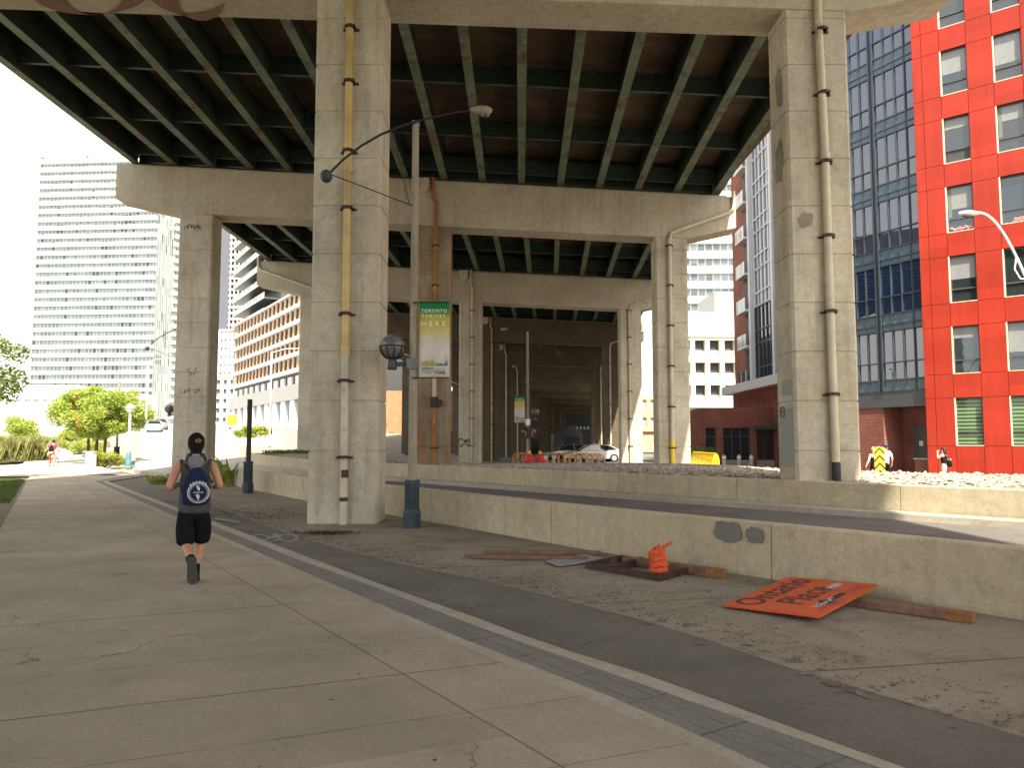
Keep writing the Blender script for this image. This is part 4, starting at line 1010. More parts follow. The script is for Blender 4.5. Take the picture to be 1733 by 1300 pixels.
# dark stepped tower above it
st = thing('stepped_tower', 'dark residential tower with thick stepped white balconies over the finned building', 'building', (-65, 182, 3.2), math.atan2(-40, 25))
MB().box((2.5, 1.5, 0), (30, 20, 46)).build('glazed_wall', M['dframe'], st)
for k in range(7):
    z = 24.6 + 3.3*k; off = 3.2*(k % 2) + .0
    s_ = MB().box((off*.4, -2.0, z), (30, 1.49, z + .3)).build('balcony', M['dframe'], st); MB().box((off*.4 - .05, -2.06, z + .05), (30, -2.001, z + .45)).build('slab_edge', M['bwhite'], s_); MB().box((off*.4, -1.98, z+.46), (30, -1.9, z+1.4)).build('railing', M['gglass'], s_)
grid_block('unfinished_tower', 'unfinished concrete tower frame with open floors in the distance', 361, 400, 4, -2, 13, 16, 106, 6, 34, M['bgrey'], M['bdark'], .72, .62, rec=1.2)
grid_block('pale_highrise', 'pale highrise with small windows below the unfinished tower', 352, 300, 4, -4, 13.5, 14, 42, 8, 13, M['bwhite'], M['gglass'], .55, .5)
grid_block('white_apartment_block', 'white low apartment block with a grid of windows past the yellow sign', 350, 230, 4, -6, 12.5, 14, 17, 6, 6, M['bwhite'], M['dframe'], .55, .5)
grid_block('podium_building', 'pale podium building in front of the striped tower, half behind the green tree', 130, 215, 3.4, 4, 17, 12, 12, 8, 2, M['bwhite'], M['gglass'], .6, .4)
grid_block('long_white_building', 'long low white building with a colonnade at the far end of the path', -60, 170, 3.4, 3, 24, 10, 11.0, 12, 1, M['bwhite'], M['lframe'], .7, .35)
# --- orange building behind the piers
og = building('orange_building', 'orange rendered building with dark arched openings, glimpsed between the piers', 'building', 600, 112, PLAZA, 0)
mb = MB(); W_ = 20
xs = [0, 1.0]
for i in range(6): xs += [2.2 + 3.2*i - .9 + .9, 2.2 + 3.2*i + 1.5]
mb.box((0, 0, 3.3), (W_, 8, 9.4))
for i in range(7): mb.box((3.2*i - .7 if i else 0, 0, 0), (min(W_, 3.2*i + .9), 8, 3.3))
mb.build('wall', M['orender'], og); MB().box((.1, .6, 0), (W_-.1, .9, 3.29)).build('dark_opening', M['bdark'], og)
MB().box((4.2, -.3, 4.0), (4.6, -.02, 5.0)).build('wall_lantern', M['black'], og)
grid_block('green_glass_highrise', 'white and green glass highrise rising behind the orange building', 628, 160, PLAZA, 0, 10.5, 10, 45, 4, 14, M['bwhite'], M['gglass'], .55, .7)
grid_block('terracotta_block', 'terracotta block with pale windows between the right piers', 1072, 150, PLAZA, 0, 6, 10, 11, 4, 2, M['obrick'], M['lframe'], .5, .5, base=4)
# dark shed at the far end under the deck
sh = building('dark_shed', 'dark gabled shed deep under the viaduct', 'shed', 938, 118, PLAZA, 0)
MB().extr([(0, 0, 0), (4.4, 0, 0), (4.4, 0, 3.4), (2.4, 0, 4.6), (0, 0, 3.2)], (0, 9, 0)).build('wall', M['bdark'], sh); MB().box((1.6, -.05, 0), (3.9, -.002, 2.8)).build('door', M['black'], sh)
ew = building('end_building', 'long dark building closing the far end under the viaduct', 'building', 905, 205, PLAZA, 0)
MB().box((0, 0, 0), (26, 8, 11)).build('wall', M['bdark'], ew)
mb = MB()
for i in range(8): mb.box((9 + 1.0*i, -.05, 5.3), (9.5 + 1.0*i, -.01, 6.1))
mb.build('window', M['lframe'], ew)
# a plain block across the street behind the photographer's right shoulder and left side
M['signink'] = paint('faded_sign_ink', (.09, .035, .025), .6, .3)
M['dullgrey'] = paint('dull_galvanised_plate', (.17, .16, .15), .6, .2)
# ---------------------------------------------------------------- street lamps and signs
def lamp_base(root, m, h=.93):
    mb = MB()
    def oc(r, z, n=8): return [Vector((r*math.cos(PI/8 + 2*PI*k/n), r*math.sin(PI/8 + 2*PI*k/n), z)) for k in range(n)]
    mb.loft([oc(.225, 0), oc(.225, .30), oc(.20, .36)])
    b = mb.build('base', m, root, bev=.008)
    fl = MB()
    for k in range(16):
        t = 2*PI*k/16; fl.bar((.163*math.cos(t), .163*math.sin(t), .362), (.158*math.cos(t), .158*math.sin(t), h-.07), .035, .035)
    fl.lathe([(.145, .361), (.145, h-.06)], 16).lathe([(.195, h-.07), (.2, h-.02), (.16, h)], 16); fl.build('fluted_sleeve', m, b)
    return b
def street_lamp(label, loc, rz, basemat=M['teal']):
    t = thing('street_lamp', label, 'street lamp', loc, rz, 'concrete street lamps with cross arms')
    lamp_base(t, basemat).scale = (.8, .8, 1)
    MB().tube([(0, 0, .9), (0, 0, 8.12)], [.09, .068], 8).build('pole', M['pole'], t)
    MB().tube([(0, 0, 8.121), (0, 0, 8.24)], [.06, .06], 8).box((-.07, -.09, 8.16), (.07, .09, 8.22)).build('pole_cap', M['grey'], t)
    pts = [(-1.74, -.1, 7.1), (-1.45, -.1, 7.4), (-1.1, -.1, 7.68), (-.7, -.1, 7.92), (-.3, -.1, 8.09), (.1, -.1, 8.22), (.5, -.1, 8.32), (.85, -.1, 8.39), (1.15, -.1, 8.42)]
    a = MB().tube(pts, [.026]*6 + [.02]*3, 8).build('arm', M['black'], t, sm=True)
    MB().ell((-1.79, -.1, 7.05), (.125, .125, .135), 16, 10).build('ball_weight', M['teal'], a, sm=True)
    MB().tube([(-1.7, -.1, 7.09), (-.03, -.1, 6.44)], .011, 6).build('stay_cable', M['black'], t)
    MB().tube([(-.46, -.1, 8.03), (-.1, -.1, 6.46)], .008, 6).build('stay_cable', M['black'], t)
    hd = MB(); rings = []
    for x, ry, rt, rb_ in ((1.12, .05, .05, .04), (1.2, .09, .07, .06), (1.32, .13, .085, .09), (1.45, .135, .08, .10), (1.53, .09, .05, .07), (1.57, .03, .02, .02)):
        rings.append([Vector((x, -.1 + ry*math.cos(2*PI*k/12), 8.43 + (rt if math.sin(2*PI*k/12) > 0 else rb_)*math.sin(2*PI*k/12))) for k in range(12)])
    h = hd.loft(rings).build('lamp_head', M['pole'], t, sm=True)
    MB().ell((1.43, -.1, 8.36), (.1, .09, .075), 12, 8).build('lens', M['globe'], h, sm=True)
    g = MB().ell((-.42, -.02, 3.58), (.25, .25, .25), 24, 16).build('globe', M['globe'], t, sm=True)
    cg = MB()
    for k in range(10):
        a_ = 2*PI*k/10; cg.tube([(-.42 + .262*math.cos(a_)*math.cos(b_), -.02 + .262*math.sin(a_)*math.cos(b_), 3.58 - .262*math.sin(b_)) for b_ in (0, .3, .6, .9, 1.2)], .011, 5)
    cg.tube([(-.42 + .264*math.cos(q), -.02 + .264*math.sin(q), 3.585) for q in [2*PI*k/24 for k in range(25)]], .016, 6)
    cg.lathe([(.10, 3.33), (.12, 3.38), (.06, 3.42)], 14, (-.42, -.02, 0)); cg.build('globe_cage', M['black'], t)
    br = MB().lathe([(.085, 3.12), (.1, 3.15), (.09, 3.3), (.075, 3.335)], 14, (-.42, -.02, 0)).bar((-.4, -.02, 3.23), (-.1, -.02, 3.23), .07, .09)
    br.build('globe_bracket', M['teal'], t)
    MB().box((-.12, -.14, 3.13), (.10, -.1, 3.34)).build('mounting_plate', M['dullgrey'], t)
    for z in (4.46, 2.95):
        MB().tube([(0, -.12, z), (.72, -.12, z)], .012, 8).build('banner_rod', M['black'], t); MB().tube([(.1*math.cos(q), .1*math.sin(q), z) for q in [2*PI*k/12 for k in range(13)]], .008, 5).build('strap', M['grey'], t)
    return t
lp = gp(697, 893, -.05)
street_lamp('concrete street lamp with teal base carrying the banner, beside the yellow-piped pier', (lp.x, lp.y, -.05), 0)
street_lamp('street lamp standing in the gravel bed far under the deck, with lane arrow signs', (.9, 44, PLAZA), PI)
street_lamp('street lamp mostly hidden behind the left pier, only its ball weight arm showing', (-19.2, 44, -.02), 0)
tb = NT('banner_print'); tc = tb.n('ShaderNodeTexCoord'); sx = tb.n('ShaderNodeSeparateXYZ'); tb.t.links.new(tc.outputs['Object'], sx.inputs[0])
cr = tb.n('ShaderNodeValToRGB'); tb.t.links.new(tb.ma('DIVIDE', sx.outputs[2], 1.53), cr.inputs[0])
for i, (p, c) in enumerate(((0.0, (.55, .52, .46)), (.42, (.55, .52, .46)), (.62, (.52, .42, .15)), (.78, (.42, .36, .03)), (.86, (.05, .22, .05)), (.92, (.01, .16, .05)))):
    e = cr.color_ramp.elements[i] if i < 2 else cr.color_ramp.elements.new(p); e.position = p; e.color = (*c, 1)
M['banner'] = tb.done(tb.scale(cr.outputs['Color'], tb.mr(tb.noise(5, 3), .3, .7, .88, 1.1)), .7, 0, .2)
M['glyph_w'] = paint('banner_white_ink', (.70, .69, .64), .8, .03); M['glyph_d'] = paint('banner_dark_ink', (.05, .06, .05), .8, .05); M['glyph_g'] = paint('banner_grey_ink', (.17, .17, .16), .8, .05)
M['sky_y'] = paint('banner_yellow_ink', (.45, .33, .05), .8, .05); M['sky_g'] = paint('banner_green_ink', (.04, .25, .08), .8, .05); M['sky_b'] = paint('banner_blue_ink', (.05, .10, .22), .8, .05)
def banner(label, loc, rz=0):
    t = thing('street_banner', label, 'banner', loc, rz); Wb = .6; Hb = 1.53
    mb = MB(); nx_, nz_ = 10, 16
    def off(u, v): return .012*math.sin(u*7 + v*3) * (1 - abs(2*v-1)**3)
    for j in range(nz_+1):
        for i in range(nx_+1): mb.v.append((Wb*i/nx_, off(i/nx_, j/nz_), Hb*j/nz_))
    q_ = nx_+1; mb.f = [(j*q_+i, j*q_+i+1, (j+1)*q_+i+1, (j+1)*q_+i) for j in range(nz_) for i in range(nx_)]
    o = mb.build('fabric', M['banner'], t, sm=True); md = o.modifiers.new('thick', 'SOLIDIFY'); md.thickness = .004; md.offset = 1
    def tx(s_, z, size, m, x, sp=1.25, bold=0.0):
        return text_mesh(s_, size, 'lettering', m, t, frame4((x, -.019, z), (1,0,0), (0,0,1)), .001, 'LEFT', bold, sp)
    tx('TORONTO', 1.31, .09, M['glyph_w'], .03, 1.22, .0012); tx('THRIVES', 1.2, .09, M['glyph_w'], .035, 1.5, .0012); tx('HERE', 1.03, .14, M['glyph_w'], .035, 1.75, .0015)
    tx('CITY', .145, .082, M['glyph_d'], .055, 1.1, .0022); tx('PLACE', .145, .082, M['glyph_g'], .255, 1.15); tx('FORT', .075, .082, M['glyph_g'], .055, 1.1); tx('YORK', .075, .082, M['glyph_d'], .295, 1.12, .0022)
    r_ = random.Random(5)
    for i in range(12):
        h = r_.uniform(.05, .11) + (.06 if i == 9 else 0)
        x = .06 + .022*i; MB().box((x, -.021, .235), (x + .015, -.018, .235 + h)).build('skyline_bar', M['sky_y'], t)
    MB().extr([(.42 + .07*math.cos(PI*k/12), -.021, .235 + .055*math.sin(PI*k/12)) for k in range(13)], (0, .003, 0)).build('skyline_dome', M['sky_g'], t)
    for x, w_, h in ((.335, .012, .09), (.5, .014, .05), (.52, .012, .08), (.54, .006, .24), (.553, .014, .09)):
        MB().box((x, -.021, .235), (x + w_, -.018, .235 + h)).build('skyline_bar', M['sky_b'], t)
    return t
banner('green to yellow street banner hung from the concrete lamp post beside the yellow-piped pier', (lp.x + .13, lp.y - .12, 2.9))
banner('small distant green and yellow banner on the lamp post with lane arrow signs', (.9 - .76, 43.86, 2.75))
# broken off dark pole
bp = gp(419, 835, -.05); t = thing('lamp_stump', 'short dark topless pole on a teal base beside the low wall', 'lamp post', (bp.x, bp.y, -.05))
lamp_base(t, M['teal'], 1.05).scale = (.82, .82, 1); MB().tube([(0, 0, 1.0), (0, 0, 3.1)], .085, 8).build('pole', paint('dark_weathered_pole', (.045, .036, .028), .8, .25), t)
# lane arrow sign
t = thing('lane_arrow_sign', 'pair of black lane signs with orange turn arrows on the far lamp post', 'sign', (.9, 43.7, 0))
def arrow(cx, flip, par):
    s_ = -1 if flip else 1
    mb = MB().tube([(cx + .08*s_, -.05, 1.98), (cx + .08*s_, -.05, 2.16), (cx + .03*s_, -.05, 2.24), (cx - .08*s_, -.05, 2.26)], .022, 6)
    mb.extr([(cx - .17*s_, -.06, 2.26), (cx - .07*s_, -.06, 2.34), (cx - .07*s_, -.06, 2.18)], (0, .03, 0))
    if not flip: return mb
    return mb.extr([(cx - .08, -.06, 2.3), (cx, -.06, 2.42), (cx + .02, -.06, 2.3)], (0, .03, 0))
M['arrow'] = paint('orange_arrow', (.75, .22, .07), .6, .05)
for cx, fl in ((-.2, False), (.32, True)):
    pnl = MB().box((cx - .24, -.03, 1.85), (cx + .24, .03, 2.48)).build('panel', M['black'], t); arrow(cx, fl, pnl).build('arrow', M['arrow'], pnl)
MB().box((-.13, -.03, 2.6), (.13, .0, 2.95)).build('notice_plate', M['white'], t)
# white curved lamp on the right
t = thing('street_light', 'white curved arm street light in front of the red building', 'street light', (16.6, 24, PLAZA))
MB().tube([(0, 0, 0), (0, 0, 7.2)], [.12, .075], 12).build('pole', M['white'], t, sm=True)
hp = at(1640, 366, 24); hx = hp.x - 16.6; hz = hp.z - PLAZA
pts = []
for k in range(13):
    u = k/12; pts.append((hx*.18*0 + hx*u*.86, 0, 6.2 + (hz - 6.2 + .12)*math.sin(u*PI/2*1.02)))
MB().tube(pts, .04, 8).build('arm', M['white'], t, sm=True)
MB().tube([(0, 0, 7.0), (hx*.25, 0, 7.05), (hx*.33, 0, 7.35), (hx*.30, 0, 7.7)], .025, 8).build('brace', M['white'], t, sm=True)
rings = []
for x, ry, rz_ in ((0, .04, .04), (.12, .1, .07), (.35, .14, .09), (.55, .11, .07), (.66, .03, .03)):
    rings.append([Vector((hx*.84 - x, ry*math.cos(2*PI*k/12), hz + .1 + rz_*math.sin(2*PI*k/12))) for k in range(12)])
h = MB().loft(rings).build('lamp_head', M['white'], t, sm=True); MB().ell((hx*.84 - .4, 0, hz + .03), (.15, .1, .07), 12, 8).build('lens', M['globe'], h, sm=True)
# globe lamp posts on the left by the path
def globe_post(px, py, H_, m, label, white=True):
    p = gh(px, py); t = thing('globe_lamp_post', label, 'lamp post', p)
    MB().lathe([(.2, 0), (.2, .3), (.15, .36), (.14, .85), (.09, .95)], 12).build('base', m, t)
    MB().tube([(0, 0, .9), (0, 0, H_ - .5)], .075, 10).build('pole', M['white'] if white else m, t, sm=True)
    MB().ell((0, 0, H_ - .3), (.28, .28, .26), 18, 12).build('globe', M['white'] if white else M['globe'], t, sm=True)
    MB().lathe([(.3, H_ - .33), (.32, H_ - .3), (.3, H_ - .27)], 18).build('globe_ring', M['grey'], t)
globe_post(217, 790, 3.9, M['tealsun'], 'pale globe lamp post with light teal base at the corner of the path')
p = gh(197, 779); t = thing('dark_post', 'dark lamp post on the pavement behind the clipped bush', 'lamp post', p)
lamp_base(t, M['black'], .93); MB().tube([(0, 0, .9), (0, 0, 5.5)], .08, 8).build('pole', M['pole'], t)
def thin_pole(px, py, H_, label, arm=1.5):
    p = gh(px, py); t = thing('light_pole', label, 'light pole', p)
    MB().tube([(0, 0, 0), (0, 0, H_)], .09, 8).build('pole', M['lframe'], t); MB().tube([(0, 0, H_-.1), (arm*.5, 0, H_+.25), (arm, 0, H_+.3)], .04, 6).build('arm', M['lframe'], t)
    MB().ell((arm + .3, 0, H_ + .27), (.38, .14, .08), 10, 6).build('lamp_head', M['lframe'], t)
thin_pole(246, 745, 8.5, 'thin pale light pole at the kerb before the parked car')
thin_pole(456, 755, 8.8, 'thin pale light pole in front of the finned brick building', 2.6)
# fallen orange sign
c0 = gp(1223, 1027, -.035); c1 = gp(1337, 979, .055); c3 = gp(1380, 1053, -.005); ux = (c1 - c0); uy = -(c3 - c0)
wS = ux.length; uxn = ux.normalized(); uyn = (uy - uxn*uy.dot(uxn)).normalized(); hS = .985
nz = uxn.cross(uyn)
M4 = frame4(c0, ux, uy)
t = thing('fallen_road_sign', 'orange Ontario Place road sign lying flat on the pavement', 'road sign', c0); t.matrix_world = M4
MB().extr([(0.02, 0, 0), (wS-.02, 0, 0), (wS, -.02, 0), (wS, -hS+.02, 0), (wS-.02, -hS, 0), (.02, -hS, 0), (0, -hS+.02, 0), (0, -.02, 0)], (0, 0, .016)).build('sign_face', M['orange'], t)
def tx(s_, x, y, size, bold): return text_mesh(s_, size, 'lettering', M['signink'], t, Matrix.Translation((x, y, .0175)), .001, 'LEFT', bold, 1.05)
tx('Ontario', .10, -.31, .40, .007); tx('Place', .33, -.66, .40, .007)
MB().extr([(.36, -.82, .0165), (.62, -.73, .0165), (.62, -.785, .0165), (1.0, -.785, .0165), (1.0, -.855, .0165), (.62, -.855, .0165), (.62, -.91, .0165)], (0, 0, .002)).build('arrow', M['ink'], t)
def scr(cx, cy, w_, h_, seed, m, wd):
    r_ = random.Random(seed); mb = MB(); x = -w_/2; last = None
    for i in range(26):
        p = (cx + x + r_.uniform(-.03, .03), cy + r_.uniform(-.5, .5)*h_, .0195); x += w_/26
        if last: mb.bar(last, p, wd, .002)
        last = p
    return mb.build('scrawl', m, t)
scr(.55, -.81, .45, .10, 1, M['print'], .008); scr(1.3, -.62, .3, .12, 2, M['print'], .008); scr(1.2, -.85, .4, .1, 3, M['purple'], .008); scr(.5, -.9, .6, .08, 4, M['purple'], .008); scr(1.1, -.3, .1, .2, 6, M['purple'], .006)
def beam_thing(name, label, cat, p, q, w_, h_, m, endm=None, grp=None):
    p = Vector(p); q = Vector(q); t = thing(name, label, cat, p, group=grp)
    o = MB().bar((0,0,0), q-p, w_, h_).build('board' if h_ < .07 else 'timber', m, t, bev=.006)
    if endm:
        d = (q-p).normalized(); MB().bar(q-p - d*.22, q-p + d*.004, w_+.006, h_+.006).build('sawn_end', endm, t)
    return t
z0 = -.05
a = gp(1428, 1026, z0); b = gp(1652, 1057, z0)
beam_thing('timber_post', 'heavy timber post poking out from under the orange sign', 'timber', (a.x, a.y + .06, z0 + .043), (b.x, b.y + .04, z0 + .05), .1, .085, M['wood'], M['woodor'])
a = gp(1058, 958, z0); b = gp(1226, 981, z0)
beam_thing('timber_post', 'timber post lying along the wall behind the orange sandbag', 'timber', (a.x, a.y + .1, z0 + .06), (b.x, b.y + .02, z0 + .06), .09, .11, M['wood'], M['woodor'])
a = gp(787, 946, z0); b = gp(994, 951, z0); beam_thing('plank', 'long thin plank lying nearest the lane beside the grey sheet', 'plank', (a.x, a.y, z0 + .045), (b.x, b.y, z0 + .055), .10, .035, M['wood'])
a = gp(820, 939, z0); b = gp(1018, 941, z0); beam_thing('plank', 'long thin plank lying between the wall and the grey sheet', 'plank', (a.x, a.y, z0 + .045), (b.x, b.y, z0 + .05), .10, .035, M['wood'])
q = [gp(x, y, z0 + .02) for x, y in ((925, 951), (990, 940), (1032, 948), (945, 959))]
tag(MB().extr(q, (0, 0, .016)).build('sheet_panel', M['sheet']), 'grey sheet panel lying half under the thin planks', 'panel')
fr = [gp(x, y, z0) for x, y in ((996, 962), (1052, 950), (1174, 969), (1115, 984))]
t = thing('steel_frame', 'rusted dark rectangular steel sign base lying by the wall', 'frame', fr[0])
for i in range(4):
    p = fr[i] - fr[0]; q = fr[(i+1) % 4] - fr[0]; d = (q-p).normalized()*.03; up = Vector((0, 0, .04))
    MB().bar(p + up - d*(i % 2), q + up + d*(i % 2), .06, .08).build('rail', M['rustblk'], t)
p = fr[0].lerp(fr[3], .38) - fr[0]; q = fr[1].lerp(fr[2], .3) - fr[0]; MB().bar(p + Vector((0, 0, .05)), q + Vector((0, 0, .05)), .06, .1).build('crossbar', M['rustblk'], t)
MB().bar(p + Vector((0, 0, .09)), p + Vector((0, 0, .2)), .07, .07).build('socket', M['rustblk'], t)
# orange sandbag standing on the frame
sb = gp(1113, 973, z0); sb.z = z0 + .02; t = thing('sandbag', 'crumpled bright orange sandbag standing on the steel frame with its neck flopped over', 'sandbag', sb); t.scale = (.8, .8, .84)
rs = random.Random(2); rings = []
for k in range(26):
    u = k/25; z = .01 + .37*u; rx = .148*(1 - .16*u)*(1 - .55*max(0, (u-.86)/.14)**2); ry = .1*(1 - .3*u)*(1 - .4*max(0, u-.86)/.14); fold = .012*math.sin(u*26) + .008*math.sin(u*47 + 1)
    rings.append([Vector(((rx + fold*math.cos(3*PI*j/16))*math.cos(2*PI*j/32) + .02*math.sin(u*4 + .6), (ry + fold)*math.sin(2*PI*j/32), z + .014*math.sin(j*.9 + k*.7) + (.035*math.cos(2*PI*j/32)*u))) for j in range(32)])
MB().loft(rings).build('bag', M['bagor'], t, sm=True)
rings = []
for x, z, r_ in ((.02, .33, .07), (.08, .375, .055), (.14, .41, .05), (.19, .435, .05), (.235, .45, .03)):
    rings.append([Vector((x + r_*.5*math.cos(2*PI*j/10), .03*math.sin(2*PI*j/10), z + r_*math.cos(2*PI*j/10)*.8)) for j in range(10)])
MB().loft(rings).build('neck', M['bagor'], t, sm=True)
# fallen cones on the gravel, chevron marker, racks, bollards
for (px, py, rot, lab) in ((896, 783, .3, 'red collapsed cone on the gravel beneath the lane arrow sign, nearer the rust-stained pier'), (914, 783, -.35, 'red collapsed cone on the gravel beneath the lane arrow sign, nearer the white car')):
    p = gp(px, py, .68); t = thing('traffic_cone', lab, 'traffic cone', p)
    MB().lathe([(.33, .0), (.34, .06), (.27, .08)], 8).build('base', M['redp'], t)
    MB().lathe([(.25, .081), (.19, .22), (.14, .34), (.1, .40)], 12).build('cone', M['redp'], t, sm=True); MB().lathe([(.06, .401), (.075, .47), (.07, .54)], 8).build('beacon', M['yellow'], t, sm=True)
p = gp(995, 787, .7); tag(flakes(40, random.Random(9), lambda r: Vector((p.x + r.gauss(0, .25), p.y + r.gauss(0, .2), .72)), .03, .09).build('red_debris', M['redp']), 'scraps of torn red plastic lying on the gravel', 'debris')
ch = Vector(at(1489, 790, 24)); t = thing('chevron_marker', 'yellow hazard marker with black chevrons at the gravel edge', 'hazard sign', (ch.x, 24, PLAZA))
MB().tube([(0, .04, 0), (0, .04, 1.75)], .035, 8).build('post', M['grey'], t)
pl = MB().box((-.16, -.01, .78), (.16, .01, 1.72)).build('plate', M['yellow'], t)
for k in range(4):
    z = .78 + .235*k; s_ = .15
    pts = [(-.158, -.014, z + .0), (0, -.014, z + .17), (.158, -.014, z), (.158, -.014, z + .08), (0, -.014, z + .255 - .005), (-.158, -.014, z + .08)]
    if k == 3: pts = [(x, y, min(zz_, 1.718)) for x, y, zz_ in pts]
    MB().extr([pts[0], pts[1], pts[4], pts[5]], (0, .003, 0)).build('chevron', M['black'], pl); MB().extr([pts[1], pts[2], pts[3], pts[4]], (0, .003, 0)).build('chevron', M['black'], pl)
def rack(label, p, q, n, m, loop=.95):
    t = thing('bike_rack', label, 'bike rack', p); d = Vector(q) - Vector(p); dn = d.normalized(); sd = Vector((-dn.y, dn.x, 0))
    MB().bar((0, 0, .06), d + Vector((0, 0, .06)), .08, .06).build('base_rail', m, t)
    for i in range(n):
        c = d*(i + .5)/n; pts = []
        for k in range(21):
            a_ = 2*PI*k/20; pts.append(c + dn*(.36*math.sin(a_)) + sd*(.1*math.sin(a_)) + Vector((0, 0, .5 + .42*math.cos(a_))))
        MB().tube(pts, .035, 6).build('hoop', m, t, sm=True)
    return t
a = at(1174, 790, 43); b = at(1212, 788, 36.5)
rack('bright yellow coiled bike rack in the sun beside the right pier', (a.x, 43, PLAZA + .42), (b.x, 36.5, PLAZA + .42), 14, M['yellow'])  # same rack paint as the orange ones, sunlight put into the colour
a = at(932, 780, 47); b = at(1012, 780, 47)
rack('orange hooped bike rack in the shade in front of the white car', (a.x, 47, PLAZA + .3), (b.x, 45.5, PLAZA + .3), 9, M['orack'])
a = at(874, 780, 49); b = at(888, 780, 48.5); rack('short orange bike rack beside the far lamp post', (a.x, 49, PLAZA + .3), (b.x, 48.5, PLAZA + .3), 3, M['orack'])
proto = thing('bollard', 'x', 'bollard'); MB().lathe([(.13, 0), (.13, .95), (.11, 1.0), (.05, 1.03)], 14).build('post', M['grey'], proto, sm=True); MB().lathe([(.132, .8), (.134, .82), (.134, .9), (.132, .92)], 14).build('band', M['white'], proto)
bl_ = [(924, 53, 'in the shade, end of the row nearest the far lamp post'), (937, 53, 'in the shade, second from the far lamp post'), (956, 53, 'in the shade before the nose of the silver car'), (980, 53, 'in the shade before the nose of the white car'), (996, 53, 'in the shade before the door of the white car'), (1013, 53, 'in the shade before the rear wheel of the white car'),
       (1174, 52, 'pale, right against the sunlit pier by the yellow rack'), (1183, 52, 'pale, second from the sunlit pier by the yellow rack'), (1192, 52, 'pale, third from the sunlit pier by the yellow rack'), (1200, 52, 'pale, fourth from the sunlit pier by the yellow rack'), (1224, 52, 'in front of the narrow shopfront pane'), (1249, 52, 'in front of the middle shopfront panes'), (1270, 52, 'in front of the wide shopfront, next to the brick wall')]
for i, (px, Y, lab) in enumerate(bl_):
    o = proto if i == 0 else copy_tree(proto); o['label'] = 'metal bollard ' + lab; o['group'] = 'bollards along the plaza'
    o.location = ((px - CX)/F*Y, Y, PLAZA)
# yellow roadworks sign, utility box
p = gh(392, 748); t = thing('roadworks_sign', 'square yellow sign on a thin post at the kerb before the white apartment block', 'sign', p)
k_ = p.y/1300; MB().box((-9*k_, 0, 28*k_), (8*k_, .05, 45*k_)).build('plate', M['yellow'], t); MB().tube([(0, .08, 0), (0, .08, 45*k_)], .05, 8).build('post', M['grey'], t)
p = gh(150, 793); t = thing('utility_cabinet', 'white utility cabinet standing before the clipped bush', 'cabinet', p)
MB().box((-.22, 0, 0), (.24, .4, .98)).build('cabinet_body', M['white'], t, bev=.02); MB().box((-.2, -.012, .42), (.22, -.001, .46)).build('seam', M['grey'], t); MB().box((-.25, -.02, .981), (.27, .42, 1.02)).build('lid', M['white'], t)
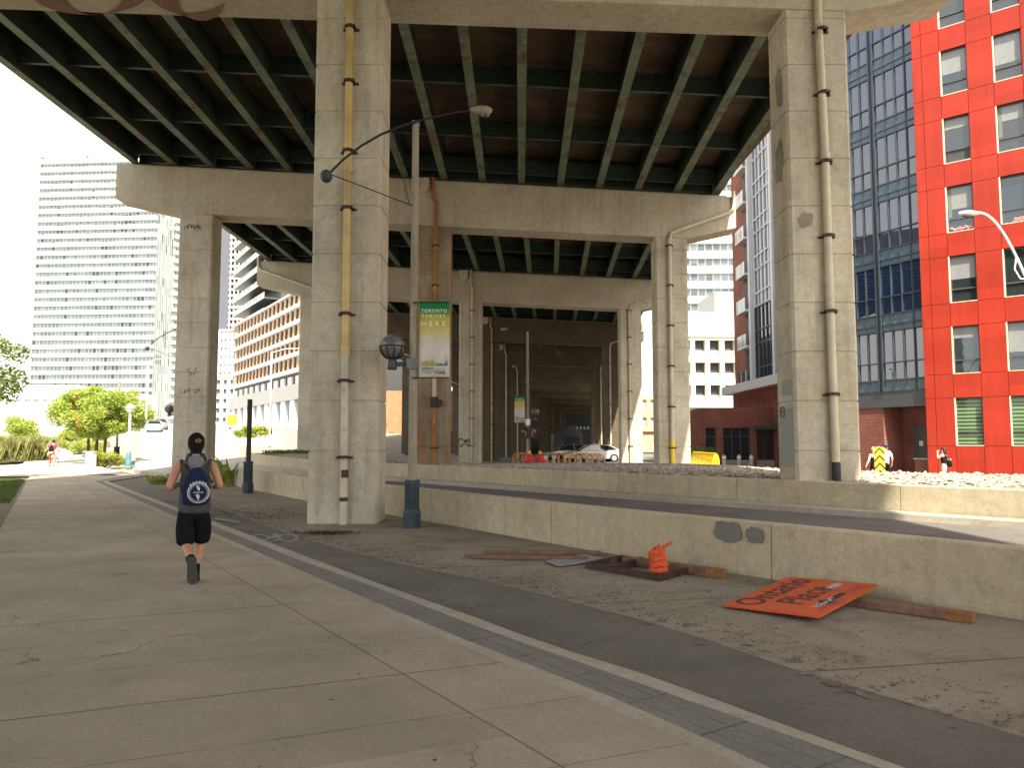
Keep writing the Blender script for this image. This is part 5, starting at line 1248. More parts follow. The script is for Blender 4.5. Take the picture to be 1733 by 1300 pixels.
# ---------------------------------------------------------------- vehicles
def car(label, loc, rz, paintm, L=4.6, Wd=1.82, coupe=True, suv=False, group=None):
    t = thing('parked_car', label, 'car', loc, rz, group); h = L/2; w2 = Wd/2
    up = .25 if suv else 0.0
    prof = [(-h, .5, .72+up*.6, .78), (-h+.12, .34, .86+up, .9), (-h+.7, .28, .96+up*.8, .99), (-.3*h, .25, .93+up*.6, 1.0), (.25*h, .25, .92+up*.6, 1.0), (h*.45, .27, .90+up*.5, .99), (h-.55, .28, .82+up*.4, .96), (h-.12, .32, .68+up*.4, .86), (h, .42, .58+up*.3, .7)]
    rings = []
    for x, zb, zt_, wf in prof:
        w_ = w2*wf; zm = (zb+zt_)/2 + .06
        rings.append([Vector(p) for p in ((x,-w_*.88,zb),(x,-w_*.98,zb+.12),(x,-w_,zm),(x,-w_*.96,zt_-.05),(x,-w_*.82,zt_),(x,w_*.82,zt_),(x,w_*.96,zt_-.05),(x,w_,zm),(x,w_*.98,zb+.12),(x,w_*.88,zb))])
    MB().loft(rings).build('body', paintm, t, sm=True)
    top = 1.40 + up*1.1; st = [(-h+.45, .93+up*.9, .84), (-h+1.15, top-.08, .70), (-.1, top, .68), (.45, top-.04, .70), (h*.5+.15, .92+up*.6, .86)]
    if suv: st[0] = (-h+.12, 1.05+up, .86); st[1] = (-h+.45, top-.08, .74)
    rings = []
    for x, z, wf in st:
        w_ = w2*wf; zb = .88+up*.6; z = max(z, zb+.02)
        rings.append([Vector(p) for p in ((x,-w2*.88,zb),(x,-w_,z-.03),(x,-w_*.85,z),(x,w_*.85,z),(x,w_,z-.03),(x,w2*.88,zb))])
    MB().loft(rings).build('glasshouse', M['cglass'], t, sm=False)
    rf = []
    for x, z, wf in st[1:4]: rf.append([Vector((x, w2*wf*s_, z + dz)) for s_, dz in ((-1.03, -.07), (-.85, .03), (.85, .03), (1.03, -.07))])
    MB().loft(rf, cap=False).build('roof', paintm, t, sm=True)
    for s_ in (-1, 1):
        pil = MB()
        for (i, j) in ((0, 1), (3, 4)):
            (xa, za, wa_), (xb, zb_, wb) = st[i], st[j]; pil.bar((xa, s_*w2*(.885 if i == 0 else wa_*1.0), max(za, .9+up*.6)), (xb, s_*w2*(wb if j == 1 else .885), max(zb_-.03, .9+up*.6)), .07, .05)
        pil.bar((-.15, s_*w2*.89, .92+up*.6), (-.15, s_*w2*.69, top-.02), .07, .04); pil.build('window_pillars', paintm, t)
        for x in (-h*.6, h*.62):
            wl = MB(); rg = [[Vector((x + r_*math.cos(2*PI*k/20), s_*(w2 - d), .33 + r_*math.sin(2*PI*k/20))) for k in range(20)] for r_, d in ((.33, .2), (.34, .18), (.34, .0), (.31, -.025))]
            a_ = wl.loft(rg).build('wheel', M['tyre'], t); MB().loft([[Vector((x + r_*math.cos(2*PI*k/16), s_*(w2 + d), .33 + r_*math.sin(2*PI*k/16))) for k in range(16)] for r_, d in ((.21, .0), (.21, .03), (.05, .035))]).build('rim', M['grey'], a_)
        MB().ell((h-.1, s_*w2*.62, .62+up*.4), (.1, .18, .08), 10, 6).build('headlight', M['white'], t, sm=True); MB().ell((-h+.06, s_*w2*.62, .76+up*.6), (.06, .2, .08), 10, 6).build('tail_light', M['redp'], t, sm=True)
    return t
X_ = (1005 - CX)/F*62
car('white coupe parked under the viaduct behind the orange rack', (X_, 62, .06), math.radians(187), M['carw'], 4.7, group='cars parked under the viaduct')
car('dark car parked behind the silver one under the viaduct', ((975 - CX)/F*72, 72, .06), math.radians(200), M['card'], group='cars parked under the viaduct')
car('silver car with its nose past the white coupe under the viaduct', ((965 - CX)/F*67, 67, .06), math.radians(192), M['cars'], group='cars parked under the viaduct')
p = gh(262, 733); car('pale car driving away up the sunlit road, seen from behind', p, math.radians(112), M['carw'], 4.4, suv=True)
p = gh(272, 729); car('grey car just ahead of the pale car on the sunlit road', p, math.radians(112), M['cars'], 4.4, suv=True)
car('dark van parked at the kerb between the right piers', ((1062 - CX)/F*95 + 8.3, 95, PLAZA), math.radians(170), M['card'], 4.8, suv=True)
# ---------------------------------------------------------------- people
def skin_mesh(name, V_, E_, rad, m, parent, sub=2, root=0, loc=None):
    me = bpy.data.meshes.new(name); me.from_pydata([tuple(v) for v in V_], E_, []); me.update()
    o = bpy.data.objects.new(name, me); col.objects.link(o)
    md = o.modifiers.new('skin', 'SKIN'); md.use_smooth_shade = True; md.branch_smoothing = .6
    sv = me.skin_vertices[0].data
    for i, r in enumerate(rad):
        sv[i].radius = r if isinstance(r, tuple) else (r, r); sv[i].use_root = (i == root)
    sb = o.modifiers.new('sub', 'SUBSURF'); sb.levels = sub; sb.render_levels = sub
    dg = bpy.context.evaluated_depsgraph_get(); dg.update()
    out = bpy.data.meshes.new_from_object(o.evaluated_get(dg)); bpy.data.objects.remove(o)
    out.polygons.foreach_set('use_smooth', [True]*len(out.polygons)); out.materials.clear(); out.materials.append(m); out.name = name
    q = bpy.data.objects.new(name, out); col.objects.link(q)
    if parent: q.parent = parent
    return q
def chain(V_, E_, Rd, pts, attach=None):
    prev = attach
    for p, r in pts:
        V_.append(Vector(p)); Rd.append(r); k = len(V_)-1
        if prev is not None: E_.append((prev, k))
        prev = k
    return prev
def hand(V_, E_, Rd, wrist_i, wpos, fdir, palm_n, side, s_=1.0, curl=.6):
    f = Vector(fdir).normalized(); n = Vector(palm_n); n = (n - f*n.dot(f)).normalized(); l = f.cross(n) * side   # l points to the thumb side
    pal = wpos + f*.075*s_; k = chain(V_, E_, Rd, [(pal, (.030*s_, .016*s_))], wrist_i)
    for j, (o_, ln) in enumerate(((.028, .075), (.010, .085), (-.010, .08), (-.028, .062))):
        b = pal + f*.02*s_ + l*o_*s_; a1 = b + (f*math.cos(curl*.5) + n*math.sin(curl*.5))*ln*.5*s_; a2 = a1 + (f*math.cos(curl*1.6) + n*math.sin(curl*1.6))*ln*.5*s_
        chain(V_, E_, Rd, [(b, .0095*s_), (a1, .009*s_), (a2, .007*s_)], k)
    tb_ = wpos + f*.03*s_ + l*.03*s_; chain(V_, E_, Rd, [(tb_, .012*s_), (tb_ + (f*.7 + l*.6 + n*.3)*.04*s_, .0105*s_), (tb_ + (f*.9 + l*.4 + n*.6)*.068*s_, .008*s_)], wrist_i)
def person(label, loc, rz, J, mats, name='person', s_=1.0, fem=False, group=None):
    """J: joint dict in metres, facing +Y, x to the person's right."""
    t = thing(name, label, 'person', loc, rz, group); t.scale = (s_, s_, s_)
    g = lambda k: Vector(J[k])
    V_, E_, Rd = [], [], []
    pel = chain(V_, E_, Rd, [(g('pel'), (.125, .095))])
    mid = g('pel').lerp(g('chest'), .5)
    ch_ = chain(V_, E_, Rd, [(mid, (.135 if not fem else .115, .095)), (g('chest'), (.155 if not fem else .13, .105))], pel)
    nb = g('chest').lerp(g('neck'), .75); nk = chain(V_, E_, Rd, [(nb, (.10, .075)), (g('neck'), .058)], ch_)
    hd = g('head'); hu = (hd - g('neck')).normalized()
    chain(V_, E_, Rd, [(hd - hu*.06 + Vector((0, .015, 0)), (.064, .075)), (hd + hu*.02, (.078, .096)), (hd + hu*.085, (.066, .082)), (hd + hu*.115, (.035, .045))], nk)
    for sd, c in ((1, 'r'), (-1, 'l')):
        sh, el, wr = g('sh'+c), g('el'+c), g('wr'+c)
        k = chain(V_, E_, Rd, [(sh, .062), (sh.lerp(el, .45), .052), (el, .043), (el.lerp(wr, .35), .043), (wr, (.028, .024))], ch_)
        fd = (wr - el).normalized(); hand(V_, E_, Rd, k, wr, fd, J.get('pn'+c, (-sd, .0, .0)), -sd if False else sd, 1.0, J.get('curl', .9))
        hp, kn, an = g('hp'+c), g('kn'+c), g('an'+c); toe = g('toe'+c)
        k = chain(V_, E_, Rd, [(hp, .085), (hp.lerp(kn, .5), .075), (kn, .056), (kn.lerp(an, .3), .057), (kn.lerp(an, .7), .042), (an, .035)], pel)
        fdir = (toe - an); chain(V_, E_, Rd, [(an + fdir*.5 + Vector((0, 0, -.01)), (.035, .028)), (toe, (.036, .02))], k)
    body = skin_mesh('body', V_, E_, Rd, mats['skin'], t, 1)
    F_ = Vector(J.get('face', (0, 1, 0))).normalized(); Rr = F_.cross(hu)
    fc = MB().ell(hd + F_*.103 - hu*.012, (.014, .02, .022), 8, 6)
    for s2 in (1, -1): fc.ell(hd + Rr*.079*s2 - hu*.01, (.012, .022, .03), 8, 6)
    fc.build('nose_and_ears', mats['skin'], body, sm=True)
    ey = MB()
    for s2 in (1, -1): ey.ell(hd + Rr*.032*s2 + F_*.085 + hu*.02, (.013, .013, .01), 8, 6)
    ey.build('eyes', M['ink'], body, sm=True); MB().ell(hd + F_*.085 - hu*.05, (.026, .012, .007), 8, 6).build('mouth', M['redp'], body, sm=True)
    return t, body
def garment(t, name, m, parts, sub=2):
    V_, E_, Rd = [], [], []
    idx = {}
    for pts, att in parts:
        prev = idx.get(att)
        for nm, p, r in pts:
            V_.append(Vector(p)); Rd.append(r); k = len(V_)-1
            if nm: idx[nm] = k
            if prev is not None: E_.append((prev, k))
            prev = k
    return skin_mesh(name, V_, E_, Rd, m, t, sub)
def shoe(t, an, toe, m, sole, name='shoe', flat_=True):
    an, toe = Vector(an), Vector(toe); d = (toe - an); L = d.length; d.normalize()
    side = d.cross(Vector((0, 0, 1))); side = side.normalized() if side.length > .2 else Vector((1, 0, 0))
    up = side.cross(d).normalized(); rings = []; rs = []
    ln = Vector((toe.x - an.x, toe.y - an.y, toe.z - an.z)); heel = an - d*.075 - up*.035; ln = .30
    for u, w_, h_ in ((0, .03, .06), (.06, .042, .085), (.25, .042, .095), (.45, .044, .075), (.7, .052, .055), (.9, .045, .045), (1, .02, .03)):
        c = heel + d*ln*u; rings.append([c + side*w_*math.cos(2*PI*k/14) + up*(h_*.5 + h_*.55*math.sin(2*PI*k/14) - .02) for k in range(14)])
        rs.append([c + side*(w_+.006)*x + up*z for x, z in ((-1, -.03), (1, -.03), (1, .0), (-1, .0))])
    o = MB().loft(rings).build(name, m, t, sm=True); MB().loft(rs).build('sole', sole, o)
    return o
# --- the running man
HX = gp(325, 990, 0)
J = dict(pel=(0, 0, .93), chest=(0, .06, 1.27), neck=(0, .085, 1.46), head=(0, .115, 1.575), shr=(.175, .05, 1.385), shl=(-.175, .05, 1.385), elr=(.27, -.06, 1.12), ell=(-.275, -.07, 1.11), wrr=(.17, .17, 1.1), wrl=(-.16, .18, 1.13),
         hpr=(.09, 0, .88), hpl=(-.09, 0, .88), knr=(.085, .16, .49), knl=(-.085, .04, .47), anr=(.03, .12, .085), anl=(-.015, -.30, .30), toer=(.03, .27, .045), toel=(0.0, -.36, .14), face=(0, 1, -.1))
man, body = person('man in black cap, grey hooded vest and black shorts running away along the pavement', (HX.x, HX.y, 0), math.radians(23), J, {'skin': M['skin']})
garment(man, 'vest', M['heather'], [([(None, (0, 0, .79), (.17, .13)), ('p', (0, 0, .85), (.198, .15)), ('w', (0, .01, 1.0), (.185, .14)), ('m', (0, .035, 1.15), (.185, .14)), ('c', (0, .05, 1.28), (.2, .145)), ('n', (0, .055, 1.385), (.15, .11)), (None, (0, .06, 1.44), (.08, .08))], None),
    ([(None, (.13, .05, 1.375), .085), (None, (.185, .045, 1.37), .078)], 'c'), ([(None, (-.13, .05, 1.375), .085), (None, (-.185, .045, 1.37), .078)], 'c')])
hood = MB()
for i, (dz, r0, rt) in enumerate(((.015, .078, .026), (-.015, .086, .026), (-.045, .092, .022))):
    pts = [(r0*math.cos(a_), .045 + .11*math.sin(a_)*(1 if math.sin(a_) > 0 else 1.15), 1.455 + dz - .055*max(0, -math.sin(a_)) + .0*i) for a_ in [2*PI*k/22 for k in range(23)]]
    hood.tube(pts, rt, 8, cap=False)
hood.build('hood', M['heather'], man, sm=True)
rings = []
for z, w_, d_, y in ((1.47, .045, .03, -.04), (1.43, .085, .04, -.075), (1.37, .085, .05, -.1), (1.31, .05, .04, -.1), (1.28, .015, .02, -.09)):
    rings.append([Vector((w_*math.cos(2*PI*k/14), y + d_*math.sin(2*PI*k/14), z)) for k in range(14)])
MB().loft(rings).build('hood_drape', M['hood'], man, sm=True)
garment(man, 'shorts', M['cblack'], [([('p', (0, 0, .9), (.185, .145)), (None, (0, 0, .98), (.175, .135)), (None, (0, .0, 1.05), (.16, .12))], None), ([(None, (.088, .02, .8), .125), (None, (.088, .09, .64), .118), (None, (.085, .14, .52), .11), (None, (.08, .15, .44), .1)], 'p'), ([(None, (-.09, .02, .8), .125), (None, (-.088, .035, .64), .118), (None, (-.086, .03, .52), .11), (None, (-.08, .0, .43), .1)], 'p')])
MB().tube([(.03, .125, .22), (.03, .12, .05)], [.052, .05], 12).build('sock', M['cblack'], man, sm=True); MB().tube([(-.028, -.235, .335), (-.012, -.32, .28)], [.052, .05], 12).build('sock', M['cblack'], man, sm=True)
shoe(man, (.03, .12, .085), (.03, .27, .07), M['cblack'], M['black']); shoe(man, (-.012, -.315, .285), (.005, -.345, .02), M['cblack'], M['black'])
hd = Vector(J['head']); cap = MB(); rings = []
for z, r_ in ((-.02, 1.0), (.03, 1.03), (.075, .96), (.11, .74), (.135, .4), (.142, .08)):
    rings.append([hd + Vector((.09*r_*math.cos(2*PI*k/24), .004 + .108*r_*math.sin(2*PI*k/24), z + .02)) for k in range(24)])
c_ = cap.loft(rings).build('cap', M['cblack'], man, sm=True)
br = []
for k in range(15):
    a_ = PI + PI*k/14; br.append(Vector((.085*math.cos(a_), -.02 + (.092 + .075)*math.sin(a_), -.0 - .06*(-math.sin(a_)))))
bi = [Vector((.082*math.cos(PI + PI*k/14), .0 + .1*math.sin(PI + PI*k/14), .012)) for k in range(15)]
mb = MB()
for k in range(14): mb.extr([hd + bi[k], hd + bi[k+1], hd + br[k+1], hd + br[k]], (0, 0, .008))
mb.build('brim', M['cblack'], c_)
MB().tube([hd + Vector((.02 + .03*math.cos(a_), -.108 - .002*math.sin(a_) - .0, .065 + .017*math.sin(a_))) for a_ in [2*PI*k/16 for k in range(17)]], .005, 6).tube([hd + Vector((-.0, -.112, .06)), hd + Vector((.04, -.11, .07))], .005, 6).build('badge', M['gold'], c_)
MB().ell(hd + Vector((0, -.03, -.05)), (.07, .065, .06), 14, 10).build('hair', M['hair'], man, sm=True)
# drawstring bag
bagt = thing('drawstring_bag', 'navy drawstring bag with a white ring emblem on the back of the running man', 'bag', (HX.x, HX.y, 0), math.radians(23))
rings = []
for z, w_, d_, y in ((.935, .12, .03, -.15), (.95, .165, .05, -.165), (1.0, .185, .065, -.175), (1.1, .185, .07, -.175), (1.19, .165, .06, -.165), (1.27, .125, .045, -.15), (1.33, .075, .03, -.13), (1.36, .045, .02, -.12)):
    w_ *= .8; z -= .02
    rings.append([Vector((.01 + w_*math.copysign(abs(math.cos(2*PI*k/24))**.8, math.cos(2*PI*k/24)), y + d_*math.sin(2*PI*k/24), z)) for k in range(24)])
bo = MB().loft(rings).build('bag_body', M['cnavy'], bagt, sm=True)
for s2 in (1, -1): MB().tube([(.01 + .12*s2, -.17, .96), (.165*s2, -.13, 1.15), (.13*s2, -.125, 1.33), (.1*s2, -.03, 1.455), (.1*s2, .12, 1.42)], .006, 6).build('cord', M['ink'], bagt, sm=True)
def on_bag(x, z):                                # point just outside the bag's rear skin
    p = on_bag0(x, z + .02); p.z -= .02; return p
def on_bag0(x, z):
    for (z0_, w0, d0, y0), (z1_, w1, d1, y1) in zip(((.935, .12, .03, -.15), (.95, .165, .05, -.165), (1.0, .185, .065, -.175), (1.1, .185, .07, -.175), (1.19, .165, .06, -.165), (1.27, .125, .045, -.15)), ((.95, .165, .05, -.165), (1.0, .185, .065, -.175), (1.1, .185, .07, -.175), (1.19, .165, .06, -.165), (1.27, .125, .045, -.15), (1.33, .075, .03, -.13))):
        if z0_ <= z <= z1_:
            f = (z-z0_)/(z1_-z0_); w_ = w0+(w1-w0)*f; d_ = d0+(d1-d0)*f; y = y0+(y1-y0)*f
            w_ *= .8; q = min(.98, abs(x-.01)/w_); cs = q**(1/.8); return Vector((x, y - d_*math.sqrt(1-cs*cs) - .003, z))
    return Vector((x, -.2, z))
EC = (.035, 1.055)
def ring_on(r0, r1, a0=0, a1=2*PI, n=40):
    mb = MB()
    for k in range(n):
        t0, t1 = a0 + (a1-a0)*k/n, a0 + (a1-a0)*(k+1)/n
        mb.quad(*[on_bag(EC[0] + r*math.cos(a_), EC[1] + r*math.sin(a_)) for r, a_ in ((r0, t0), (r0, t1), (r1, t1), (r1, t0))])
    return mb
ring_on(.106, .118).build('emblem_ring', M['print'], bo)
mb = MB()
for k in range(26):
    a_ = 2*PI*k/26; s_ = ring_on(.088, .098, a_, a_ + .13, 2); mb.add(s_.v, s_.f)
mb.build('emblem_ring_marks', M['print'], bo)
def poly_on(pts): 
    return MB().quad(*[on_bag(EC[0] + x, EC[1] + z) for x, z in pts])
poly_on([(-.025, .075), (-.008, .08), (.008, .06), (.014, .035), (.004, .02), (-.012, .035)]).build('emblem_leaf', M['print'], bo); poly_on([(-.03, -.02), (.0, -.015), (.012, -.035), (.008, -.06), (.0, -.085), (-.015, -.06)]).build('emblem_leaf', M['print'], bo)
mb = MB(); rr = random.Random(1)
for k in range(7): s_ = poly_on([(-.055 + .016*k, -.002), (-.045 + .016*k, -.002), (-.045 + .016*k, .008 + rr.uniform(-.004, .002)), (-.055 + .016*k, .01)]); mb.add(s_.v, s_.f)
mb.build('emblem_marks', M['print'], bo)
mb = MB()
for k in range(6): a_ = PI*.28 + PI*.44*k/5; s_ = ring_on(.121, .133, a_, a_ + .13, 3); mb.add(s_.v, s_.f)
mb.build('emblem_top_marks', M['print'], bo)
# --- people by the buildings
def walk_J(arm=0.0, step=.2):
    return dict(pel=(0, 0, .93), chest=(0, .0, 1.25), neck=(0, .01, 1.46), head=(0, .03, 1.575), shr=(.165, 0, 1.38), shl=(-.165, 0, 1.38), elr=(.23, -.1, 1.12), ell=(-.23, .03, 1.1), wrr=(.24, .0 + arm, .88), wrl=(-.24, .17, .9),
        hpr=(.085, 0, .88), hpl=(-.085, 0, .88), knr=(.085, step*.7, .49), knl=(-.085, -step*.35, .48), anr=(.085, step, .09), anl=(-.085, -step*1.4, .14), toer=(.09, step+.16, .03), toel=(-.09, -step*1.4 + .13, .05))
P3 = lambda px, Y: ((px - CX)/F*Y, Y, PLAZA)
def shirt(t, m, fem=False, sleeves=True, zb=.86, zbr=.165):
    w_ = .155 if fem else .18
    parts = [([('p', (0, 0, zb), (zbr, .13)), ('m', (0, 0, 1.08), (w_-.015, .115)), ('c', (0, .0, 1.27), (w_, .125)), (None, (0, .005, 1.41), (.11, .085))], None)]
    if sleeves: parts += [([(None, (.165*s2, 0, 1.37), .082), (None, (.2*s2, -.04, 1.24), .075), (None, (.215*s2, -.06, 1.16), .07)], 'c') for s2 in (1, -1)]
    return garment(t, 'top', m, parts)
def legs_cloth(t, J_, m, frac, r=.1, name='shorts'):
    parts = [([('p', (0, 0, .88), (.16, .13)), (None, (0, 0, .95), (.15, .12))], None)]
    for c in 'rl':
        hp, kn, an = Vector(J_['hp'+c]), Vector(J_['kn'+c]), Vector(J_['an'+c])
        pts = [(None, hp.lerp(kn, .3), r), (None, hp.lerp(kn, min(1, frac)), r*.92)]
        if frac > 1: pts.append((None, kn.lerp(an, frac-1), r*.75))
        parts.append((pts, 'p'))
    return garment(t, name, m, parts)
def hairdo(t, J_, m, long_=False, cap_=None):
    h = Vector(J_['head']); MB().ell(h + Vector((0, -.02, .035)), (.088, .105, .1), 18, 12).build('hair', m, t, sm=True)
    if long_: MB().ell(h + Vector((0, -.1, -.1)), (.085, .05, .17), 14, 10).build('hair_length', m, t, sm=True)
    if cap_:
        MB().loft([[h + Vector((.095*r_*math.cos(2*PI*k/20), .11*r_*math.sin(2*PI*k/20), z)) for k in range(20)] for z, r_ in ((.04, 1), (.09, .96), (.13, .7), (.15, .1))]).build('cap', cap_, t, sm=True)
J1 = walk_J(0, .16); J1.update(elr=(.25, -.02, 1.14), wrr=(.25, .2, 1.0), ell=(-.3, -.08, 1.12), wrl=(-.44, -.12, .92))
w1, b = person('woman with pale hair in a black dress walking away beside the chevron marker', P3(1476, 33.5), math.radians(10), J1, {'skin': M['skinp']}, s_=.98, fem=True, group='people walking past the brick wall')
garment(w1, 'dress', M['cblack'], [([('p', (0, 0, .62), (.2, .16)), (None, (0, 0, .86), (.185, .15)), ('m', (0, 0, 1.06), (.135, .11)), ('c', (0, 0, 1.2), (.145, .12)), (None, (0, 0, 1.27), (.13, .1))], None)]); hairdo(w1, J1, M['blond'], True)
J2 = walk_J(0, .2); m2, b = person('man in white shirt and blue cap walking behind the chevron marker', P3(1496, 34.5), math.radians(-10), J2, {'skin': M['skinp']}, s_=1.06, group='people walking past the brick wall')
shirt(m2, M['cwhite']); legs_cloth(m2, J2, M['cblack'], .85); hairdo(m2, J2, M['hair'], False, M['cblue'])
J3 = walk_J(0, .18); J3.update(ell=(-.26, .12, 1.2), wrl=(-.12, .2, 1.46), elr=(.22, .05, 1.13), wrr=(.2, .18, 1.0))
w3, b = person('dark haired woman in black top and pale shorts with a hand raised to her head', P3(1594, 33), math.radians(35), J3, {'skin': M['skinp']}, s_=.98, fem=True, group='people walking past the red building')
shirt(w3, M['cblack'], True, False, .92, .14); legs_cloth(w3, J3, M['clight'], .75, .1); hairdo(w3, J3, M['hair'], True)
hb = thing('handbag', 'black shoulder bag hanging at the side of the woman in pale shorts', 'bag', P3(1594, 33), math.radians(35))
MB().loft([[Vector((.27 + .07*math.cos(2*PI*k/16), -.06 + w_*math.sin(2*PI*k/16), z)) for k in range(16)] for z, w_ in ((.82, .08), (.85, .15), (.95, .16), (1.05, .12), (1.08, .05))]).build('bag_body', M['cblack'], hb, sm=True); MB().tube([(.25, -.06, 1.06), (.2, -.03, 1.25), (.12, 0, 1.46), (0, .1, 1.3)], .012, 6).build('strap', M['cblack'], hb, sm=True)
# --- cyclist
CYP = gh(87, 793); ca = math.radians(6)
bk_ = thing('bicycle', 'bicycle ridden up the sunlit path, seen from behind', 'bicycle', CYP, ca)
for y in (-.5, .52):
    wl = MB().tube([(0, y + .335*math.cos(a_), .345 + .335*math.sin(a_)) for a_ in [2*PI*k/24 for k in range(25)]], .018, 6).build('wheel', M['tyre'], bk_, sm=True)
    sp_ = MB()
    for k in range(10): sp_.bar((0, y, .345), (0, y + .32*math.cos(PI*k/5), .345 + .32*math.sin(PI*k/5)), .005, .005)
    sp_.build('spokes', M['grey'], wl)
fm = MB()
for p_, q_ in (((0, -.5, .345), (0, -.05, .3)), ((0, -.05, .3), (0, -.2, .85)), ((0, -.2, .8), (0, .33, .85)), ((0, -.05, .3), (0, .35, .78)), ((0, -.5, .345), (0, -.18, .75)), ((0, .52, .345), (0, .32, .95))): fm.tube([p_, q_], .018, 6)
fm.build('frame', M['redp'], bk_); MB().tube([(-.28, .3, .98), (0, .36, .98), (.28, .3, .98)], .014, 6).build('handlebar', M['black'], bk_); MB().ell((0, -.22, .9), (.08, .13, .03), 12, 6).build('saddle', M['black'], bk_)
Jc = dict(pel=(0, -.2, .99), chest=(0, .0, 1.28), neck=(0, .09, 1.47), head=(0, .14, 1.58), shr=(.17, .02, 1.4), shl=(-.17, .02, 1.4), elr=(.26, .12, 1.17), ell=(-.26, .12, 1.17), wrr=(.26, .28, 1.01), wrl=(-.26, .28, 1.01), hpr=(.09, -.18, .94), hpl=(-.09, -.18, .94), knr=(.12, .14, .78), knl=(-.12, .1, .58), anr=(.12, -.02, .42), anl=(-.12, -.08, .2), toer=(.12, .13, .36), toel=(-.12, .07, .13))
cy, b = person('cyclist in a magenta top with a dark backpack riding away up the path', CYP, ca, Jc, {'skin': M['skinp']})
garment(cy, 'jersey', M['cmag'], [([('p', (0, -.16, 1.02), (.155, .12)), ('c', (0, 0, 1.27), (.18, .13)), (None, (0, .06, 1.41), (.1, .09))], None), ([(None, (.17, .02, 1.39), .08), (None, (.23, .08, 1.25), .072)], 'c'), ([(None, (-.17, .02, 1.39), .08), (None, (-.23, .08, 1.25), .072)], 'c')])
legs_cloth(cy, dict(Jc, pel=Jc['pel']), M['ckhaki'], .8, .098, 'trousers').location = (0, -.19, .06); hairdo(cy, Jc, M['hair'], False, M['cblack'])
bp_ = thing('backpack', 'dark backpack worn by the cyclist', 'bag', CYP, ca); MB().loft([[Vector((.13*f_*math.copysign(abs(math.cos(2*PI*k/16))**.6, math.cos(2*PI*k/16)), -.2 + (z-1.0)*.42 + .07*f_*math.sin(2*PI*k/16), z)) for k in range(16)] for z, f_ in ((1.02, .7), (1.08, 1), (1.25, 1), (1.36, .9), (1.4, .5))]).build('bag_body', M['cblack'], bp_, sm=True)
# ---------------------------------------------------------------- vegetation
def leaves(n, rng, place, s0, s1, drop=.3):
    mb = MB()
    for _ in range(n):
        p = place(rng); s_ = rng.uniform(s0, s1)
        a, b = rng.random()*2*PI, rng.uniform(-1, 1)
        u = Vector((math.cos(a), math.sin(a), b*.7)).normalized(); v = u.cross(Vector((rng.uniform(-1, 1), rng.uniform(-1, 1), rng.uniform(-.2, 1)))).normalized()
        mb.add([p - u*s_, p - v*s_*.45, p + u*s_, p + v*s_*.45], [(0, 1, 2, 3)])
    return mb
def crown_place(cl):
    tot = sum(r**2.2 for c, r in cl); cum = []; acc = 0
    for c, r in cl: acc += r**2.2/tot; cum.append(acc)
    def f(rng):
        u = rng.random(); i = next((k for k, x in enumerate(cum) if u <= x), len(cl)-1); c, r = cl[i]
        d = Vector((rng.gauss(0, 1), rng.gauss(0, 1), rng.gauss(0, 1))).normalized(); return c + Vector((d.x, d.y, d.z*.75))*r*(rng.random()**.35)
    return f
def tree(label, loc, H_, cz, rx, rz_, nleaf, m, seed, stems=1, lsz=.09, name='tree', ry=None, nclump=24, trunk_h=None):
    rng = random.Random(seed); t = thing(name, label, 'tree', loc); ry = ry or rx; cl = []
    for k in range(nclump):
        while True:
            d = Vector((rng.uniform(-1, 1), rng.uniform(-1, 1), rng.uniform(-1, 1)))
            if .3 < d.length < 1: break
        cl.append((Vector((d.x*rx, d.y*ry, cz + d.z*rz_)), rng.uniform(.2, .38)*min(rx, rz_)*1.25))
    mb = MB()
    for s_ in range(stems):
        bx = (s_ - (stems-1)/2)*.5; top = Vector((bx*1.4, rng.uniform(-.2, .2), cz))
        mb.tube([(bx, 0, -.1), (bx*1.1, .03, cz*.5), tuple(top), tuple(top + Vector((0, 0, rz_*.6)))], [.09 + H_*.006, .07 + H_*.004, .05, .015], 8)
    for c, r in cl[:14]:
        st_ = Vector((c.x*.1, c.y*.1, cz - rz_*.55)); mb.tube([st_, st_.lerp(c, .5) + Vector((0, 0, .1)), c], [.04, .028, .008], 6)
    mb.build('trunk', M['bark'], t, sm=True)
    leaves(nleaf, rng, crown_place(cl), lsz*.7, lsz*1.3).build('crown', m, t, fix=False)
    return t
def shrub(label, loc, rx, ry, h, n, m, seed, lsz=.06, name='shrub', lumps=14, cat='shrub', group=None):
    rng = random.Random(seed); t = thing(name, label, cat, loc, group=group); cl = [(Vector((rng.uniform(-.75, .75)*rx, rng.uniform(-.75, .75)*ry, h*rng.uniform(.25, .72))), rng.uniform(.28, .45)*min(h, rx*1.2)) for _ in range(lumps)]
    mb = MB()
    for c, r in cl[:8]: mb.tube([(c.x*.2, c.y*.2, -.05), tuple(c)], [.025, .008], 5)
    mb.build('stems', M['bark'], t)
    def pl(r, f=crown_place(cl)):
        p = f(r); p.z = max(.02, p.z); return p
    leaves(n, rng, pl, lsz*.7, lsz*1.3).build('foliage', m, t, fix=False); return t
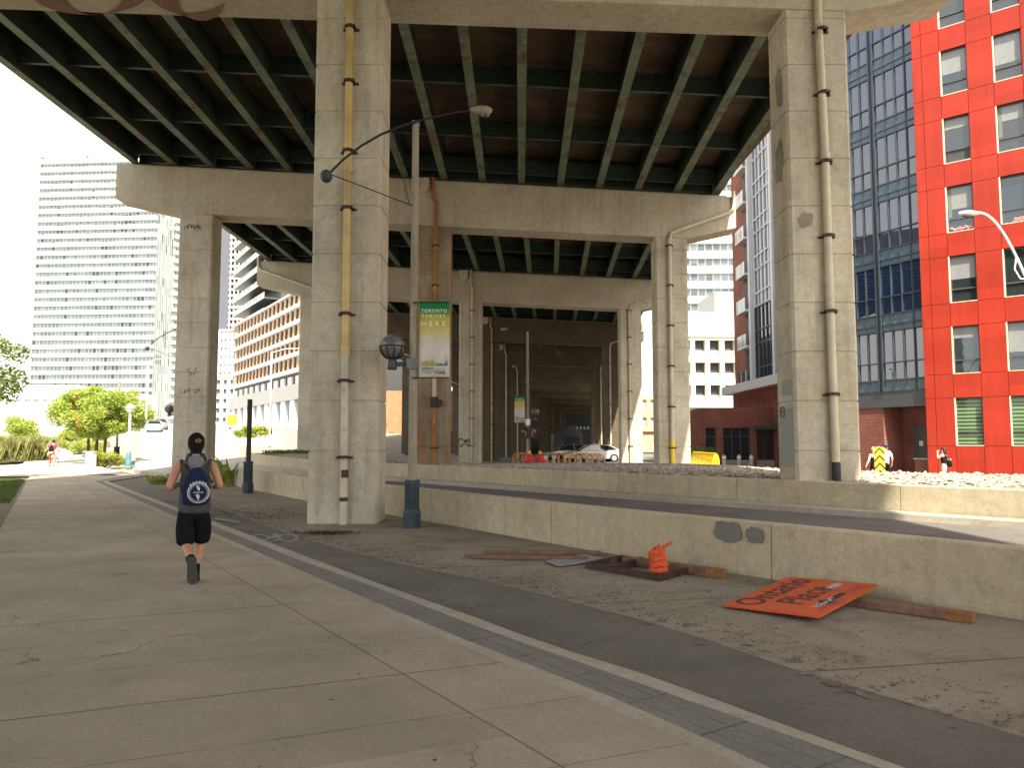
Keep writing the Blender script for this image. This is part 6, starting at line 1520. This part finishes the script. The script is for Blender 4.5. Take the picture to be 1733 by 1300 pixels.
def tuft(label, loc, n, h, spread, m, seed, wd=.012, name='grass_tuft', lean=.35, cat='grass tuft'):
    rng = random.Random(seed); mb = MB()
    for _ in range(n):
        a = rng.random()*2*PI; r = spread*math.sqrt(rng.random()); b = Vector((r*math.cos(a), r*math.sin(a), 0)); hh = h*rng.uniform(.5, 1.1)
        la = rng.random()*2*PI; d = Vector((math.cos(la), math.sin(la), 0))*hh*lean*rng.uniform(.3, 1.6); w_ = Vector((-d.y, d.x, 0)); w_ = w_.normalized()*wd if w_.length > 1e-6 else Vector((wd, 0, 0))
        p1 = b + d*.3 + Vector((0, 0, hh*.6)); p2 = b + d + Vector((0, 0, hh*.95))
        mb.add([b - w_, b + w_, p1 + w_*.8, p2, p1 - w_*.8], [(0, 1, 2, 3, 4)])
    o = mb.build(name, m, None, fix=False); o.location = loc; return tag(o, label, cat)
def sc_at(p): return p.y/1300.0
p = gh(162, 786); k = sc_at(p)
tree('broad green tree with a few yellowing leaves beside the sunlit path', p, 4.9, 82*k, 66*k, 46*k, 30000, M['leaf'], 11, 3, .085, ry=2.2, nclump=60)
p = gh(118, 735); tree('smaller pale green tree behind the broad tree where the path climbs', p, 4, 45*sc_at(p), 30*sc_at(p), 28*sc_at(p), 5000, M['leafy'], 12, 1, .13)
tree('dark leafed tree reaching in from the edge over the lawn', (-23.6, 32, -.05), 7, 5.0, 2.7, 2.2, 12000, M['leafd'], 13, 1, .1, nclump=34)
p = gh(180, 790); shrub('clipped yellow green bush behind the white utility cabinet', p, 1.1, .8, .95, 5200, M['leafy'], 21, .055)
p = gh(150, 770); shrub('low bright hedge bush under the broad tree', p, 1.5, 1.2, 1.1, 5200, M['leafy'], 22, .06)
p = gh(130, 765); shrub('yellow green bush edging the path below the broad tree', p, 1.2, 1.4, 1.2, 5000, M['leafy'], 23, .06)
p = gh(116, 748); shrub('small rounded bush edging the path further up', p, 1.6, 1.6, 1.4, 4000, M['leafy'], 24, .08)
p = gh(40, 752); shrub('loose green shrub above the tall grass', p, 1.7, 1.2, 3.4, 8000, M['leaf'], 25, .085, lumps=22)
p = gh(40, 780); tuft('big clump of tall pale ornamental grass beside the path', p, 4200, 1.7, 1.5, M['grass'], 31, .009)
p = gh(-8, 782); tuft('pale ornamental grass at the very edge of the forecourt', p, 2000, 1.2, 1.2, M['grass'], 36, .009)
p = gh(268, 818); tuft('green weeds growing at the foot of the left pier on the lane side', p, 260, .32, .38, M['leafy'], 32, .006, name='weeds', lean=.8, cat='weeds')
p = gp(384, 822, -.05); tuft('wispy tall weeds against the end of the low wall', p, 36, 1.2, .4, M['leafy'], 33, .005, name='weeds', lean=.55, cat='weeds')
rng = random.Random(41); mb = MB()
LW_ = [Vector((-30, 8, 0)), Vector((-40, 36.5, 0))]
for _ in range(9000):
    u = rng.random(); y = 14 + u*20; xr_ = -8.6 - (y - 12.9)*.6 - .15; x = xr_ - abs(rng.gauss(0, 1.4)) if y > 21 else xr_ - .6 - abs(rng.gauss(0, 1.5))
    hh = rng.uniform(.05, .16); a = rng.random()*6.3; dx, dy = math.cos(a)*.012, math.sin(a)*.012
    mb.add([(x-dx, y-dy, -.035), (x+dx, y+dy, -.035), (x + rng.gauss(0, .04), y + rng.gauss(0, .04), -.035 + hh)], [(0, 1, 2)])
tag(mb.build('grass', M['lawn'], fix=False), kind='stuff')
p = gh(236, 728); tree('bright green street tree at the far kerb near the light pole', p, 5, 3.2, 2.2, 2.6, 2000, M['leafy'], 14, 1, .2)
p = gh(275, 722); tree('bright green street tree just above the grey car', p, 6, 3.6, 2.0, 3.0, 2200, M['leafy'], 15, 1, .2)
p = gh(253, 722); tree('small yellowish street tree behind the pale car', p, 4, 2.6, 1.3, 1.8, 1200, M['leafy'], 16, 1, .2)
# hedge and white ramp wall before the finned building
hp_ = gh(436, 752); hk = sc_at(hp_); t = thing('ramp_wall', 'white planter wall below the clipped hedge by the finned building', 'wall', hp_)
MB().box((-46*hk, .0, -.5), (40*hk, 1.2, 10*hk)).build('wall', M['white'], t); MB().box((26*hk, -.2, -.5), (34*hk, 6, 30*hk)).build('end_wall', M['white'], t)
t2 = thing('hedge', 'long clipped green hedge above the white planter wall', 'hedge', hp_ + Vector((0, .6, 10*hk)))
rng = random.Random(51); cl = [(Vector((hk*(-40 + 3.1*i), rng.uniform(-.2, .3), hk*rng.uniform(3, 17))), hk*rng.uniform(5, 7)) for i in range(22)] 
leaves(6000, rng, crown_place(cl), .09, .16).build('foliage', M['leafy'], t2, fix=False)
mb = MB()
for i in range(8): mb.tube([(hk*(-36 + 9*i), 0, -.1), (hk*(-36 + 9*i), 0, hk*10)], .04, 5)
mb.build('stems', M['bark'], t2)
p = at(507, 770, 46.5); tuft('grass growing on the planted end of the gravel bed at the pier foot', (p.x - .6, 46.2, .95), 420, .28, 1.5, M['lawn'], 34, .014, name='grass_patch', cat='grass')
shrub('small leafy bush beside the brick pavilion corner', ((1183 - CX)/F*56, 56, PLAZA), .9, .7, 1.9, 1500, M['leafd'], 26, .09)
print('objects', len(bpy.data.objects), 'faces', sum(len(o.data.polygons) for o in bpy.data.objects if o.type == 'MESH'))
